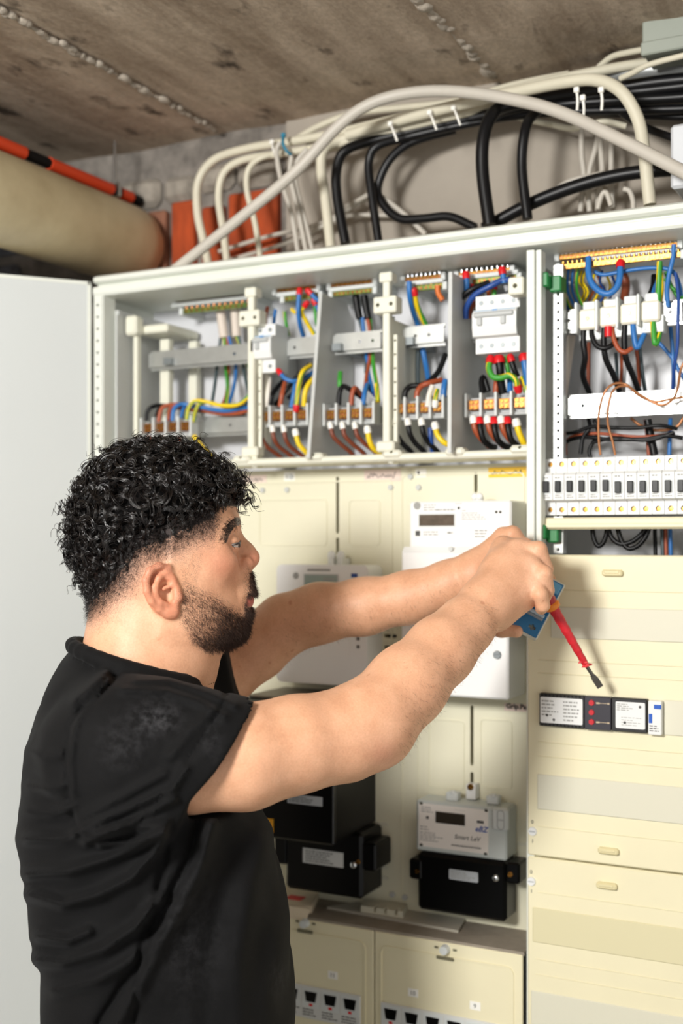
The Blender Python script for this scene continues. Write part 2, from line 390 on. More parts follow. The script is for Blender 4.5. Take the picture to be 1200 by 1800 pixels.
# fields: mounting posts at 250 mm pitch
YP = .03
def post(xc, zt, zb, name='mounting_post'):
    p = MB(); p.box(xc-.006, xc+.006, YP, YP+.012, zb, zt, .0015); p.box(xc-.012, xc-.007, YP+.02, YP+.05, zb, zt-.05); p.box(xc+.007, xc+.014, YP+.012, YP+.045, zb+.02, zt-.085, .001); p.box(xc-.004, xc+.004, YP+.010, YB, zb, zt-.06)
    po = cpart(name, [post_cream], p)
    q = MB(); z = zt-.040
    q.box(xc-.020, xc+.020, YP-.006, YP+.02, z-.013, z+.013, .002); pb = cpart('post_bracket', [post_cream], q, parent=po); q = MB(); q.box(xc-.011, xc+.011, YP-.003, YP+.02, zt-.004, zt+.012, .002); cpart('post_cap', [post_cream], q, parent=po); q = MB(); q.box(xc-.016, xc+.016, YP-.005, YP+.02, zb+.005, zb+.022, .003); q.box(xc+.004, xc+.014, YP-.004, YP+.02, zb-.014, zb+.006, .002)
    cpart('post_foot', [post_cream], q, parent=po)
    for s in (-1, 1):
        h = MB(); h.cyl((xc+s*.0115, YP-.012, z), (xc+s*.0115, YP+.03, z), .0034, n=12); cut(pb, h)
    for k in range(9):
        h = MB(); zz = zb+.05+k*.022; h.cyl((xc+.0105, YP+.006, zz), (xc+.0105, YP+.03, zz), .002, n=8); cut(po, h)
    return po
ZPT = WZ(675, 492, YP); ZPB = WZ(675, 800, YP)
for xc in (-.499, -.249): post(xc, ZPT, ZPB)
# left end post, deeper in the corner
mb = MB(); mb.box(-.757, -.748, .05, .062, 1.74, 2.0, .001); mb.box(-.735, -.715, .10, .115, 1.74, 1.985, .001); mb.box(-.70, -.682, .14, .155, 1.74, 1.985, .001); mb.box(-.765, -.74, .035, .06, 1.985, 2.02, .004); mb.box(-.76, -.69, .06, .16, 1.99, 2.005, .003); cpart('corner_post', [post_cream], mb)
# strong post between the meter fields and the distribution field
mb = MB(); mb.box(-.008, .004, .0, .03, ZB, ZLIP-.006, .001); mb.box(.005, .013, .004, .026, ZB, ZLIP-.006, .001); mb.box(-.003, .001, .03, YB, ZB, ZLIP-.02); dp = cpart('divider_post', [frame_white], mb)
mb = MB(); z = ZPT-.036; mb.box(-.038, -.014, .004, .03, z-.013, z+.013, .002); pb = cpart('post_bracket', [post_cream], mb, parent=dp)
mb = MB(); mb.cyl((-.027, -.003, z), (-.027, .04, z), .0036, n=12); cut(pb, mb)
mb = MB(); mb.box(.018, .034, .045, .06, 1.60, 2.03, .001); ps = cpart('punched_strip', [zinc], mb)
for k in range(34):
    mb = MB(); zz = 2.01-.0126*k; mb.cyl((.026, .038, zz), (.026, .07, zz), .0026, n=8); cut(ps, mb)
# ledge under the upper compartment
LZ = WZ(700, 806, YP)
mb = MB(); mb.box(-.775, -.010, YP-.012, .1, LZ-.004, LZ+.007, .003); led = cpart('ledge', [post_cream], mb)
for px in (425, 553, 690, 800, 915):
    X = WX(px, YP-.01); mb = MB(); mb.box(X-.016, X+.016, YP-.016, YP+.01, LZ, LZ+.013, .004); clp = cpart('clip', [post_cream], mb, parent=led)
    mb = MB(); mb.cyl((X, YP-.022, LZ+.0095), (X, YP+.004, LZ+.0095), .0026, n=10); cut(clp, mb)
# grey partition plates
for (X, yb, yt) in ((-.375, .006, .048), (-.128, -.002, .002), (-.488, .045, .055)):
    p = MB(); zt = ZPT-.006 if X > -.45 else ZPT-.05; zb = LZ+.004; nt_ = [(yb, zb), (YB-.004, zb), (YB-.004, zt-.03), (YB-.03, zt), (yt, zt)]
    p.prism(nt_, X-.0012, X+.0012, axis=0); p.prism([(yb-.0015, zb), (yb+.002, zb), (yt+.002, zt), (yt-.0015, zt)], X-.003, X+.003, axis=0); cpart('partition_plate', [plate_grey], p)
# DIN rails (hat profile)
YR = .085
def rail(px0, px1, pyc, Y, m, hole_px=(), x0=None, x1=None, name='din_rail'):
    xa = WX(px0, Y) if x0 is None else x0; xb = WX(px1, Y) if x1 is None else x1; zc = WZ((px0+px1)/2, pyc, Y)
    pr = [(Y+.012, zc-.0175), (Y, zc-.0175), (Y, zc-.0125), (Y+.0065, zc-.0115)]
    mb = MB(); mb.box(xa, xb, Y-.001, Y+.001, zc-.0125, zc+.0125); mb.box(xa, xb, Y, Y+.008, zc+.0115, zc+.0130); mb.box(xa, xb, Y, Y+.008, zc-.0130, zc-.0115); mb.box(xa, xb, Y+.0065, Y+.008, zc+.012, zc+.0175); mb.box(xa, xb, Y+.0065, Y+.008, zc-.0175, zc-.012)
    r = cpart(name, [m], mb)
    for h in hole_px:
        X = WX(h, Y); q = MB(); q.cyl((X, Y-.005, zc), (X, Y+.005, zc), .0028, n=10); cut(r, q)
    return zc
rail(262, 440, 627, YR, zinc, (290, 412)); rail(505, 556, 610, YR, zinc, (518,)); rail(585, 669, 601, YR, zinc, (633, 655)); rail(697, 780, 590, YR, zinc, (730, 754)); rail(808, 900, 580, YR, zinc, (820,))
rail(335, 440, 748, YR+.01, zinc, (405,))
RZ1 = rail(1000, 1180, 556, YR-.02, zinc, (1000, 1178), x0=.03, x1=.285); RZ2 = rail(1000, 1180, 710, YR-.02, zinc, (995, 1024), x0=.03, x1=.285)
# supports that carry the rails from the back panel
for X, zc in ((-.70, 1.94), (-.52, 1.94), (-.36, 1.94), (-.23, 1.94), (-.05, 1.94), (.26, RZ1), (.26, RZ2), (.05, RZ1), (.05, RZ2)):
    mb = MB(); mb.box(X-.008, X+.008, YR-.012, YB, zc-.006, zc+.006); cpart('rail_support', [zinc_dark], mb)
# meter mounting board
YM = .10; ZSH = WZ(900, 1672, 0)
mb = MB(); mb.box(-.776, -.016, YM, YM+.02, ZSH-.002, LZ-.008); brd = cpart('meter_board', [board_cream], mb)
def emboss(px0, px1, py0, py1, Y, parent, mats, r=.008, wd=.0025, h=.0015):
    x0 = WX(px0, Y); x1 = WX(px1, Y); z1 = WZ(px0, py0, Y); z0 = WZ(px1, py1, Y)
    mb = MB(); ring(mb, rrect(x0, x1, z0, z1, r), rrect(x0+wd, x1-wd, z0+wd, z1-wd, max(r-wd, .001)), Y-h, Y+.0005); return cpart('embossed_border', mats, mb, parent=parent)
for e in ((405, 690, 850, 1225), (705, 922, 835, 1225), (752, 816, 1262, 1390), (843, 900, 1262, 1390), (705, 735, 1250, 1590), (455, 575, 878, 960), (612, 668, 878, 960)):
    emboss(*e, YM, brd, [board_cream])
def slot(px, py0, py1, w=.0028):
    X = WX(px, YM); z1 = WZ(px, py0, YM); z0 = WZ(px, py1, YM); mb = MB(); mb.prism(rrect(X-w, X+w, z0, z1, w*.95, 4), YM-.004, YM+.026); cut(brd, mb)
slot(593, 838, 938); slot(593, 945, 975); slot(836, 830, 866); slot(829, 1240, 1346); slot(829, 1357, 1385)
for px, py in ((512, 838), (462, 862), (505, 861), (687, 857), (736, 857), (690, 1572), (712, 1577), (722, 838)):
    c = W(px, py, YM); mb = MB(); mb.cyl(c+np.array((0, -.004, 0)), c, .0042, .005, 14); cpart('board_screw', [plate_grey], mb, parent=brd)
for k in range(6):
    for px0, py0, dy in ((672, 1448, 19), (920, 1440, 22)):
        if px0 > 900 and k not in (2,): continue
        c = W(px0, py0+dy*k, YM); mb = MB(); mb.prism(rrect(c[0]-.011, c[0]+.011, c[2]-.0026, c[2]+.0026, .0024, 3), YM-.0012, YM+.001); cpart('vent_slot', [cream_strip], mb, parent=brd)
for px, py in ((682, 1096), (686, 1118), (686, 1138)):
    c = W(px, py, YM); mb = MB(); mb.prism(rrect(c[0]-.012, c[0]+.012, c[2]-.003, c[2]+.003, .0028, 3), YM-.004, YM+.026); cut(brd, mb)
# shelf and lower flaps
shelf_m = M('dusty_shelf', '#9b9182', .8, var=.2, vscale=30)
mb = MB(); mb.box(-.776, -.012, .002, YM+.002, ZSH-.006, ZSH, .001); cpart('shelf', [shelf_m], mb, 'dusty grey brown shelf strip')
XS = WX(657, 0)
win_m = M('fuse_window', '#d3d4d0', .35)
def flap(x0, x1, knob_px, win, nums, outline):
    mb = MB(); mb.box(x0, x1, .0, .006, ZB+.005, ZSH-.004, .0015); fl = cpart('lower_flap', [cream], mb)
    z1 = WZ(outline[0], outline[1], 0)
    mb = MB(); ring(mb, rrect(outline[2], outline[3], .55, z1, .012), rrect(outline[2]+.003, outline[3]-.003, .553, z1-.003, .009), -.0018, .001); cpart('embossed_border', [cream], mb, parent=fl)
    c = W(*knob_px, 0)
    mb = MB(); mb.cyl(c, c+np.array((0, -.010, 0)), .0075, .0065, 18); mb.box(c[0]-.0015, c[0]+.0015, -.0115, -.009, c[2]-.006, c[2]+.006); cpart('lock_knob', [lgrey_pl], mb, parent=fl)
    mb = MB(); mb.box(c[0]-.014, c[0]+.014, -.004, .0, c[2]-.016, c[2]-.011, .001); mb.box(c[0]-.018, c[0]-.012, -.001, .001, c[2]-.001, c[2]+.002); mb.box(c[0]+.012, c[0]+.018, -.001, .001, c[2]-.001, c[2]+.002); cpart('lock_catch', [M('catch_brown', '#6f6a52', .6)], mb, parent=fl)
    xw0, xw1, zt, n = win
    mb = MB(); mb.box(xw0, xw1, -.003, .001, zt-.052, zt, .001); wn = cpart('fuse_window_strip', [win_m], mb, parent=fl)
    pw = (xw1-xw0)/n
    for k in range(n):
        xc = xw0+(k+.5)*pw; mb = MB(); mb.prism([(xc-.011, zt-.008), (xc+.011, zt-.008), (xc+.008, zt-.024), (xc-.008, zt-.024)], -.0045, -.002); cpart('fuse_opening', [black_pl], mb, parent=fl)
        mb = MB(); mb.box(xc-.003, xc+.003, -.0040, -.002, zt-.031, zt-.027); cpart('red_marker', [red_pl], mb, parent=fl)
        mb = MB(); mb.prism(rrect(xc-.016, xc+.016, zt-.034, zt-.003, .002, 2), -.0036, -.002); cpart('fuse_cover', [lgrey_pl], mb, parent=fl)
        mb = MB(); print_block(mb, xc-.015, xc+.015, zt-.048, zt-.035, -.0032, 3, seed=k); cpart('fuse_print', [print_ink], mb, parent=fl)
    for px, py, t in nums:
        c = W(px, py, 0); mb = MB(); mb.box(c[0]-.0085, c[0]+.0085, -.0008, .0005, c[2]-.0062, c[2]+.0062); nl = cpart('number_label', [white_sl], mb, parent=fl)
        text_mesh(t, .0095, (c[0]-.0026*len(t), -.0009, c[2]-.0035), 'number', print_ink, fl)
zt1 = WZ(670, 1760, 0); zt2 = WZ(520, 1725, 0)
flap(XS+.001, -.014, (783, 1668), (WX(670, 0), WX(670, 0)+.21, zt1, 6), ((726, 1745, '10'), (835, 1768, '9')), (670, 1661, WX(668, 0), WX(903, 0)))
flap(-.775, XS-.001, (537, 1622), (WX(634, 0)-.21, WX(634, 0), WZ(634, 1750, 0), 6), ((585, 1714, '11'),), (640, 1655, -.765, WX(643, 0)))
# distribution field covers on the right
XD0 = -.005; XD1 = .285; YC = -.004
ZA = WZ(1080, 976, YC); ZS = WZ(930, 1504, YC)
mb = MB(); mb.box(XD0, XD1, YC, .03, ZS+.0012, ZA, .002); covA = cpart('cover_panel', [cream], mb)
mb = MB(); mb.box(XD0, XD1, YC, .03, ZB+.005, ZS-.0012, .002); covB = cpart('cover_panel', [cream], mb)
def zstrip(cov, px0, pyt, pyb, full=False, m=cream_strip, x1=None):
    x0 = WX(px0, YC); z1 = WZ(px0, pyt, YC); z0 = WZ(px0, pyb, YC); mb = MB(); mb.box(x0, (XD1-.008) if x1 is None else x1, YC-.0016, YC+.001, z0, z1, .0012); cpart('blanking_strip', [m], mb, parent=cov)
zstrip(covA, 968, 1066, 1121); zstrip(covA, 944, 1360, 1422); zstrip(covB, 936, 1594, 1655, m=M('cream_strip_yellow', '#d8d0aa', .5)); zstrip(covB, 933, 1740, 1800)
zstrip(covA, 1166, 1230, 1292)
for cov, px, py in ((covA, 960, 1037), (covA, 945, 1160), (covA, 945, 1183), (covA, 945, 1304), (covA, 945, 1329), (covA, 945, 1452), (covB, 945, 1568), (covB, 940, 1685), (covB, 940, 1712), (covA, 960, 1071)):
    x0 = WX(px, YC); z = WZ(px, py, YC); mb = MB(); mb.box(x0, XD1-.01, YC-.0011, YC+.001, z-.0006, z+.0006, .0005); cpart('pressed_rib', [cream], mb, parent=cov)
def handle(cov, px, py):
    c = W(px, py, YC); mb = MB(); mb.box(c[0]-.0145, c[0]+.0145, YC-.0075, YC+.001, c[2]-.0045, c[2]+.0045, .0022); mb.box(c[0]-.011, c[0]+.011, YC-.0085, YC-.004, c[2]-.001, c[2]+.0035, .001); cpart('pull_grip', [M('grip_cream', '#ddd2a6', .45)], mb, parent=cov)
handle(covA, 1077, 1007); handle(covA, 1070, 1495); handle(covB, 1067, 1556)
def lock(cov, px, py):
    c = W(px, py, YC); mb = MB(); mb.cyl(c, c+np.array((0, -.003, 0)), .0065, .006, 18); lk = cpart('cover_lock', [white_pl], mb, parent=cov)
    mb = MB(); mb.box(c[0]-.0045, c[0]+.0045, YC-.0033, YC-.0028, c[2]-.001, c[2]+.001); cpart('lock_slot', [grey_pl], mb, parent=cov)
    text_mesh('0', .008, (c[0]-.0025, YC-.0004, c[2]+.011), 'lock_mark', print_ink, cov); text_mesh('1', .008, (c[0]-.002, YC-.0004, c[2]-.017), 'lock_mark', print_ink, cov)
lock(covA, 936, 1461); lock(covB, 934, 1549)
# cream strip under the breakers and green earth clamps
c0 = WZ(1080, 919, .03)
mb = MB(); mb.box(.004, .285, .022, .05, c0-.009, c0+.008, .002); mb.box(.004, .285, .019, .03, c0-.007, c0-.001, .001); cpart('wiring_cover_strip', [cream], mb)
for px, py in ((955, 937), (960, 497)):
    c = W(px, py, .03); mb = MB(); mb.box(c[0]-.010, c[0]+.008, .012, .04, c[2]-.009, c[2]+.012, .002); mb.box(c[0]+.004, c[0]+.022, .03, .06, c[2]-.014, c[2]+.010, .002); g = cpart('green_bracket', [green_pl], mb)
    mb = MB(); mb.cyl((c[0]-.003, .006, c[2]+.002), (c[0]-.003, .026, c[2]+.002), .0035, n=12); cut(g, mb)
do_cuts()
# ------------------------------------------------------------------ meters
def pbox(px0, py0, px1, py1, Y):            # front rectangle given by its upper left and lower right corner on the plane Y
    a = W(px0, py0, Y); b_ = W(px1, py1, Y); return a[0], b_[0], b_[2], a[2]
def screw(parent, c, r, h, m, name='screw', slot_=True):
    mb = MB(); mb.cyl(c, c+np.array((0, -h, 0)), r, r*.9, 14); so = mb.build(name, [m], parent=parent)
    if slot_:
        mb = MB(); mb.box(c[0]-r*1.3, c[0]+r*1.3, c[1]-h-.001, c[1]-h*.35, c[2]-r*.17, c[2]+r*.17); cut(so, mb)
lcd_dark = M('lcd_dark', '#3a342c', .12, coat=.6); lcd_brown = M('lcd_brown', '#6d6256', .1, var=.3, vscale=60, coat=.5); lcd_green = M('lcd_green', '#93a39b', .15, coat=.5)
meter_white = M('meter_white', '#f0f0ee', .33); meter_grey = M('meter_grey', '#c9cfcc', .4); label_paper = M('label_paper', '#efe9e2', .55); label_grey = M('label_silver', '#b9bec2', .4)

# upper meter beside the divider post
x0, x1, zb, zt = pbox(719, 882, 898, 957, .027); X0, X1, ZBm, ZTm = pbox(705, 964, 893, 1231, .018)
t = thing('electricity_meter', ((x0+x1)/2, YM, ZBm), 'white two-tier electricity meter with small brown display beside the divider post', 'meter', 'electricity meters')
mb = MB(); mb.box(x0, x1, .027, YM, zb-.006, zt, .003); mb.build('meter_housing', [meter_white], parent=t)
mb = MB(); mb.box(X0, X1, .018, YM, ZBm, ZTm-.004, .003); mb.prism([(.018, ZTm-.006), (.027, zb-.004), (YM, zb-.004), (YM, ZTm-.006)], X0+.001, X1-.001, axis=0); mb.build('terminal_cover', [meter_white], parent=t)
mb = MB(); a = pbox(737, 905, 798, 924, .0265); mb.box(a[0]-.002, a[1]+.002, .0262, .028, a[2]-.002, a[3]+.002); mb.build('display_bezel', [lgrey_pl], parent=t)
mb = MB(); mb.box(a[0], a[1], .0256, .028, a[2], a[3]); mb.build('display', [lcd_brown], parent=t)
mb = MB()
for (p, rows, sd) in (((744, 886, 780, 898), 3, 1), ((766, 893, 800, 899), 1, 2), ((811, 900, 855, 914), 4, 3), ((744, 933, 782, 942), 2, 4), ((834, 930, 860, 946), 3, 5), ((786, 932, 796, 941), 1, 6), ((800, 884, 816, 887), 1, 7), ((811, 896, 824, 899), 1, 8)):
    a = pbox(*p, .0268); print_block(mb, *a, .0268, rows, seed=sd)
mb.build('face_print', [print_lt], parent=t)
mb = MB()
for p in ((730, 933, 738, 942),):
    a = pbox(*p, .0268); mb.box(a[0], a[1], .0266, .0275, a[2], a[3])
mb.build('print_mark', [print_ink], parent=t)
c = W(733, 889, .0268); mb = MB(); mb.cyl(c, c+np.array((0, -.0004, 0)), .006, n=18); mb.build('round_emblem', [print_lt], parent=t)
for px in (872, 879):
    c = W(px, 900, .027); screw(t, c, .0022, .0006, dark_gap, 'indicator_window', False)
c = W(806, 893, .027); screw(t, c, .0022, .0006, dark_gap, 'indicator_window', False)
c = W(792, 965, .018); screw(t, c, .004, .003, lgrey_pl)
c = W(874, 1151, .018); screw(t, c, .0065, .004, zinc_dark)
mb = MB(); c = W(838, 874, .05)
for s in (-1, 1): mb.ell((c[0]+s*.004, .05, c[2]+.001), (.006, .004, .006), 14, 8)
mb.box(c[0]-.009, c[0]+.009, .05, .058, c[2]-.010, c[2]+.002, .002); mb.build('hanger', [white_pl], parent=t)
# white meter with green display behind the arms
x0, x1, zb, zt = pbox(486, 992, 647, 1208, .046)
t = thing('electricity_meter', ((x0+x1)/2, YM, zb), 'white rounded electricity meter with pale green display hanging below two white knobs', 'meter', 'electricity meters')
mb = MB(); mb.prism(rrect(x0, x1, zb, zt, .010), .046, YM); mb.build('meter_housing', [meter_white], parent=t)
mb = MB(); a = pbox(487, 1093, 646, 1207, .043); mb.prism(rrect(a[0], a[1], a[2], a[3], .012), .040, .06); mb.build('terminal_cover', [meter_white], parent=t)
mb = MB(); a = pbox(500, 1110, 615, 1157, .040); ring(mb, rrect(*a, .010), rrect(a[0]+.0015, a[1]-.0015, a[2]+.0015, a[3]-.0015, .0085), .0393, .041); mb.build('embossed_border', [meter_white], parent=t)
mb = MB(); a = pbox(536, 1011, 592, 1040, .0455); mb.box(a[0]-.002, a[1]+.002, .0448, .047, a[2]-.002, a[3]+.002); mb.build('display_bezel', [grey_pl], parent=t)
mb = MB(); mb.box(a[0], a[1], .0442, .047, a[2], a[3]); mb.build('display', [lcd_green], parent=t)
mb = MB(); a = pbox(540, 1000, 580, 1004, .0458); mb.box(a[0], a[1], .0455, .047, a[2], a[3]); a = pbox(568, 1016, 588, 1020, .0445); mb.box(a[0], a[1], .0440, .045, a[2], a[3]); mb.build('face_print', [print_lt], parent=t)
mb = MB(); a = pbox(617, 1008, 628, 1015, .0458); mb.box(a[0], a[1], .0455, .047, a[2], a[3]); mb.build('blue_badge', [WIRE['darkblue']], parent=t)
c = W(520, 1012, .0458); mb = MB(); mb.cyl(c, c+np.array((0, -.0005, 0)), .0055, n=18); mb.build('round_emblem', [print_lt], parent=t)
for py in (1123, 1137): screw(t, W(629, py, .040), .003, .001, print_ink, 'indicator_window', False)
for px in (583, 599):
    c = W(px, 977, .075); mb = MB(); mb.ell(c, (.0075, .006, .0085), 16, 10); mb.box(c[0]-.005, c[0]+.005, .07, YM, c[2]-.016, c[2]-.004, .001); mb.build('hanger_knob', [white_pl], parent=t)
# grey smart meter with black terminal cover
x0, x1, zb, zt = pbox(731, 1405, 862, 1512, .052); xr = WX(890, .052)
X0, X1, ZBm, ZTm = pbox(733, 1494, 889, 1622, .050)
t = thing('electricity_meter', ((x0+xr)/2, YM, ZBm), 'pale grey electricity meter with black display and black terminal cover below', 'meter', 'electricity meters')
mb = MB(); mb.box(x0, xr, .052, YM, zb+.001, zt, .003); mb.build('meter_housing', [meter_grey], parent=t)
a = pbox(864, 1420, 890, 1462, .047); mb = MB(); mb.box(a[0], a[1]+.002, .046, .06, a[2], a[3], .003); mb.build('optical_port_block', [lgrey_pl], parent=t)
xc = (a[0]+a[1])/2+.003; zc = (a[2]+a[3])/2; mb = MB(); ring(mb, rrect(xc-.006, xc+.006, zc-.015, zc+.015, .0055), rrect(xc-.0045, xc+.0045, zc-.0135, zc+.0135, .0042), .0450, .0465); mb.box(xc-.0045, xc+.0045, .0452, .047, zc-.001, zc+.001); mb.build('port_ring', [grey_pl], parent=t)
a = pbox(736, 1411, 858, 1502, .0515); lp = MB(); lp.box(a[0], a[1], .0508, .053, a[2], a[3]); lpo = lp.build('label_plate', [label_paper], parent=t)
for px, py in ((740, 1412), (854, 1425), (740, 1485), (853, 1501)):
    c = W(px, py, .0508); mb = MB(); mb.ell(c, (.003, .0012, .0022), 10, 6); mb.build('rivet', [dark_gap], parent=t)
d = pbox(765, 1426, 817, 1452, .0505); mb = MB(); mb.box(d[0], d[1], .0498, .052, d[2], d[3], .0006); mb.build('display', [lcd_dark], parent=t)
mb = MB()
for p, rows, sd in (((740, 1416, 762, 1430), 3, 11), ((738, 1450, 755, 1461), 2, 12), ((738, 1460, 781, 1483), 5, 13), ((798, 1424, 832, 1427), 1, 14), ((800, 1483, 842, 1488), 1, 15), ((806, 1496, 833, 1500), 1, 16)):
    q = pbox(*p, .0507); print_block(mb, *q, .0507, rows, seed=sd)
mb.build('face_print', [print_lt], parent=t)
mb = MB()
q = pbox(793, 1484, 846, 1493, .0506); rr = random.Random(5); X = q[0]
while X < q[1]:
    wd = rr.uniform(.0004, .0012); mb.box(X, X+wd, .0503, .0509, q[2], q[3]); X += wd+rr.uniform(.0005, .001)
mb.build('barcode', [print_ink], parent=t)
c = W(751, 1437, .0507); screw(t, c, .0025, .0006, print_ink, 'indicator_window', False)
q = pbox(838, 1442, 850, 1448, .0507); mb = MB(); mb.box(q[0], q[1], .0503, .0509, q[2], q[3]); mb.build('print_mark', [print_ink], parent=t)
c = W(834, 1461, .0503); text_mesh('eBZ', .012, (c[0], .0504, c[2]), 'maker_mark', M('ink_blue', '#3b57a8', .5), t, bold=.0002, shear=.3)
c = W(798, 1474, .0503); text_mesh('Smart LeV', .0100, (c[0], .0504, c[2]), 'model_text', print_ink, t, shear=.2)
mb = MB(); mb.box(X0, X1, .050, YM, ZBm, ZTm-.003, .005); mb.build('terminal_cover', [black_pl], parent=t)
for px, py, s in ((735, 1525, -1), (905, 1532, 1)):
    c = W(px, py, .06); mb = MB(); mb.box(c[0]-.011, c[0]+.011, .048, .09, c[2]-.016, c[2]+.016, .003); mb.build('cover_lug', [black_pl], parent=t)
    screw(t, np.array((c[0]-s*.0035, .048, c[2]-.002)), .004, .003, brass, 'seal_screw')
c = W(872, 1543, .05); mb = MB(); mb.ell(c+np.array((0, -.002, 0)), (.006, .004, .006), 12, 8); mb.build('lead_seal', [steel], parent=t)
q = pbox(789, 1527, 840, 1552, .0498); mb = MB(); mb.prism(rrect(*q, .002), .0492, .051); mb.build('rating_label', [label_grey], parent=t)
mb = MB(); print_block(mb, q[0]+.003, q[1]-.003, q[2]+.002, q[3]-.002, .0492, 4, seed=21); mb.build('label_print', [print_lt], parent=t)
for px, py in ((796, 1396), (867, 1402)):
    c = W(px, py, .075); mb = MB(); mb.box(c[0]-.010, c[0]+.010, .068, .085, c[2]-.010, c[2]+.004, .002); mb.ell((c[0]+.002, .072, c[2]+.003), (.006, .006, .004), 12, 6); mb.build('top_clip', [lgrey_pl], parent=t)
c = W(826, 1388, .08); mb = MB(); mb.box(c[0]-.008, c[0]+.008, .082, YM, c[2]-.016, c[2]+.008, .001); mb.build('hanger', [white_pl], parent=t)
screw(t, np.array((c[0], .082, c[2]+.004)), .005, .004, brass, 'hanger_screw')
# deep black meter behind the forearm
YF = -.055; x1 = WX(583, YF); x0 = x1-.175; zb = WZ(583, 1488, YF); zt = WZ(560, 1238, -.03)
t = thing('electricity_meter', ((x0+x1)/2, YM, WZ(640, 1580, .02)), 'deep glossy black electricity meter with terminal cover below the forearm', 'meter', 'electricity meters')
mb = MB(); mb.prism([(YM, zb+.006), (YF+.004, zb), (YF, zb+.004), (YF, zt-.02), (YF+.012, zt-.006), (YF+.03, zt), (YM, zt+.004)], x0, x1, axis=0); mb.build('meter_housing', [black_pl], parent=t)
mb = MB(); mb.box(x0+.001, x1-.001, YF+.035, YM, zt+.001, zt+.006, .002); mb.build('dusty_top', [M('dusty_top', '#8d8577', .6)], parent=t)
mb = MB(); mb.box(x1-.002, x1+.0015, YF+.002, YF+.012, zb+.002, zt-.02, .001); mb.build('edge_trim', [M('black_gloss', '#222222', .15)], parent=t)
a = pbox(505, 1395, 566, 1418, YF-.001); mb = MB(); mb.box(a[0], a[1], YF-.0012, YF+.001, a[2], a[3]); mb.build('name_plate', [label_grey], parent=t)
mb = MB(); print_block(mb, a[0]+.003, a[1]-.002, a[2]+.002, a[3]-.002, YF-.0013, 4, seed=31); mb.build('label_print', [print_ink], parent=t)
a = pbox(450, 1436, 480, 1464, YF-.001); mb = MB(); mb.box(a[0], a[1], YF-.0012, YF+.001, a[2], a[3]); mb.build('yellow_sticker', [M('sticker_orange', '#eda81c', .5)], parent=t)
YT = .022; tb = pbox(501, 1470, 636, 1582, YT); mb = MB(); mb.box(tb[0], tb[1], YT, YM, tb[2], zb+.004, .005); mb.build('terminal_cover', [black_pl], parent=t)
a = pbox(532, 1490, 603, 1528, YT-.001); mb = MB(); mb.box(a[0], a[1], YT-.0009, YT+.001, a[2]+.002, a[3]); mb.build('rating_label', [M('label_pale', '#d6d6d3', .5)], parent=t)
mb = MB(); print_block(mb, a[0]+.005, a[1]-.005, a[2]+.004, a[3]-.002, YT-.0010, 5, seed=33); mb.build('label_print', [print_ink], parent=t)
for px, py, s in ((655, 1503, 1), (500, 1492, -1)):
    c = W(px, py, .04); mb = MB(); mb.box(c[0]-.012, c[0]+.012, .025, .085, c[2]-.022, c[2]+.022, .003); mb.build('cover_lug', [black_pl], parent=t)
c = W(622, 1520, YT); mb = MB(); mb.ell(c+np.array((0, -.002, 0)), (.006, .004, .006), 12, 8); mb.build('lead_seal', [steel], parent=t); screw(t, c+np.array((.008, 0, .006)), .004, .003, brass, 'seal_screw')

# ------------------------------------------------------------------ devices in the right hand cover
devs = pbox(948, 1217, 1028, 1272, YC-.003)
blk = M('device_black', '#1b1b1b', .4)
def strip_device(px0, px1, dy, name, label, cat, depth=.010):
    xa, xb = WX(px0, YC-.008), WX(px1, YC-.008); z1 = WZ(948, 1218, YC-.008)-dy; z0 = z1-.047
    t = thing(name, ((xa+xb)/2, YC, z0), label, cat); mb = MB(); mb.box(xa, xb-.0006, YC-depth, YC+.004, z0, z1, .001); return t, xa, xb, z0, z1, mb
t, xa, xb, z0, z1, mb = strip_device(948, 1028, 0, 'timer_module', 'black module with wide white wiring label in the cream cover', 'module'); mb.build('module_body', [blk], parent=t)
mb = MB()
for k in range(11):
    for z in (z0+.0025, z1-.0025): mb.box(xa+.004+k*.0055, xa+.006+k*.0055, YC-.0106, YC-.0095, z-.0015, z+.0015)
mb.build('vent_ribs', [black_pl], parent=t)
mb = MB(); mb.prism(rrect(xa+.002, xb-.003, z0+.005, z1-.005, .002), YC-.0108, YC-.009); mb.build('paper_label', [white_pl], parent=t)
mb = MB(); print_block(mb, xa+.004, xa+.03, z0+.014, z1-.008, YC-.0109, 5, seed=41); print_block(mb, xa+.036, xb-.006, z0+.008, z1-.008, YC-.0109, 6, seed=42); mb.build('label_print', [print_lt], parent=t)
for a, b_ in ((.012, .016), (.022, .010)): screw(t, np.array((xa+a, YC-.0108, z0+b_)), .002, .0004, print_ink, 'print_mark', False)
t, xa, xb, z0, z1, mb = strip_device(1028, 1075, 0, 'relay_module', 'dark module with three red round buttons in the cream cover', 'module', .012); mb.build('module_body', [M('device_dark', '#35333a', .3)], parent=t)
for k in range(3):
    c = np.array((xa+.0105, YC-.012, z1-.009-.0135*k)); mb = MB(); mb.cyl(c, c+np.array((0, -.002, 0)), .0042, .0038, 18); mb.build('red_button', [M('button_red', '#c31f2a', .35)], parent=t)
mb = MB()
for k in (0, 2):
    z = z1-.009-.0135*k; mb.box(xa+.017, xa+.022, YC-.0124, YC-.0115, z-.0012, z+.0012); mb.box(xa+.033, xa+.036, YC-.0124, YC-.0115, z-.0012, z+.0012); mb.box(xa+.022, xa+.033, YC-.0122, YC-.0115, z-.0004, z+.0004)
mb.build('terminal_print', [M('ink_tan', '#b9a78a', .5)], parent=t)
t, xa, xb, z0, z1, mb = strip_device(1075, 1138, 0, 'control_module', 'black module with square white wiring label in the cream cover', 'module'); mb.build('module_body', [blk], parent=t)
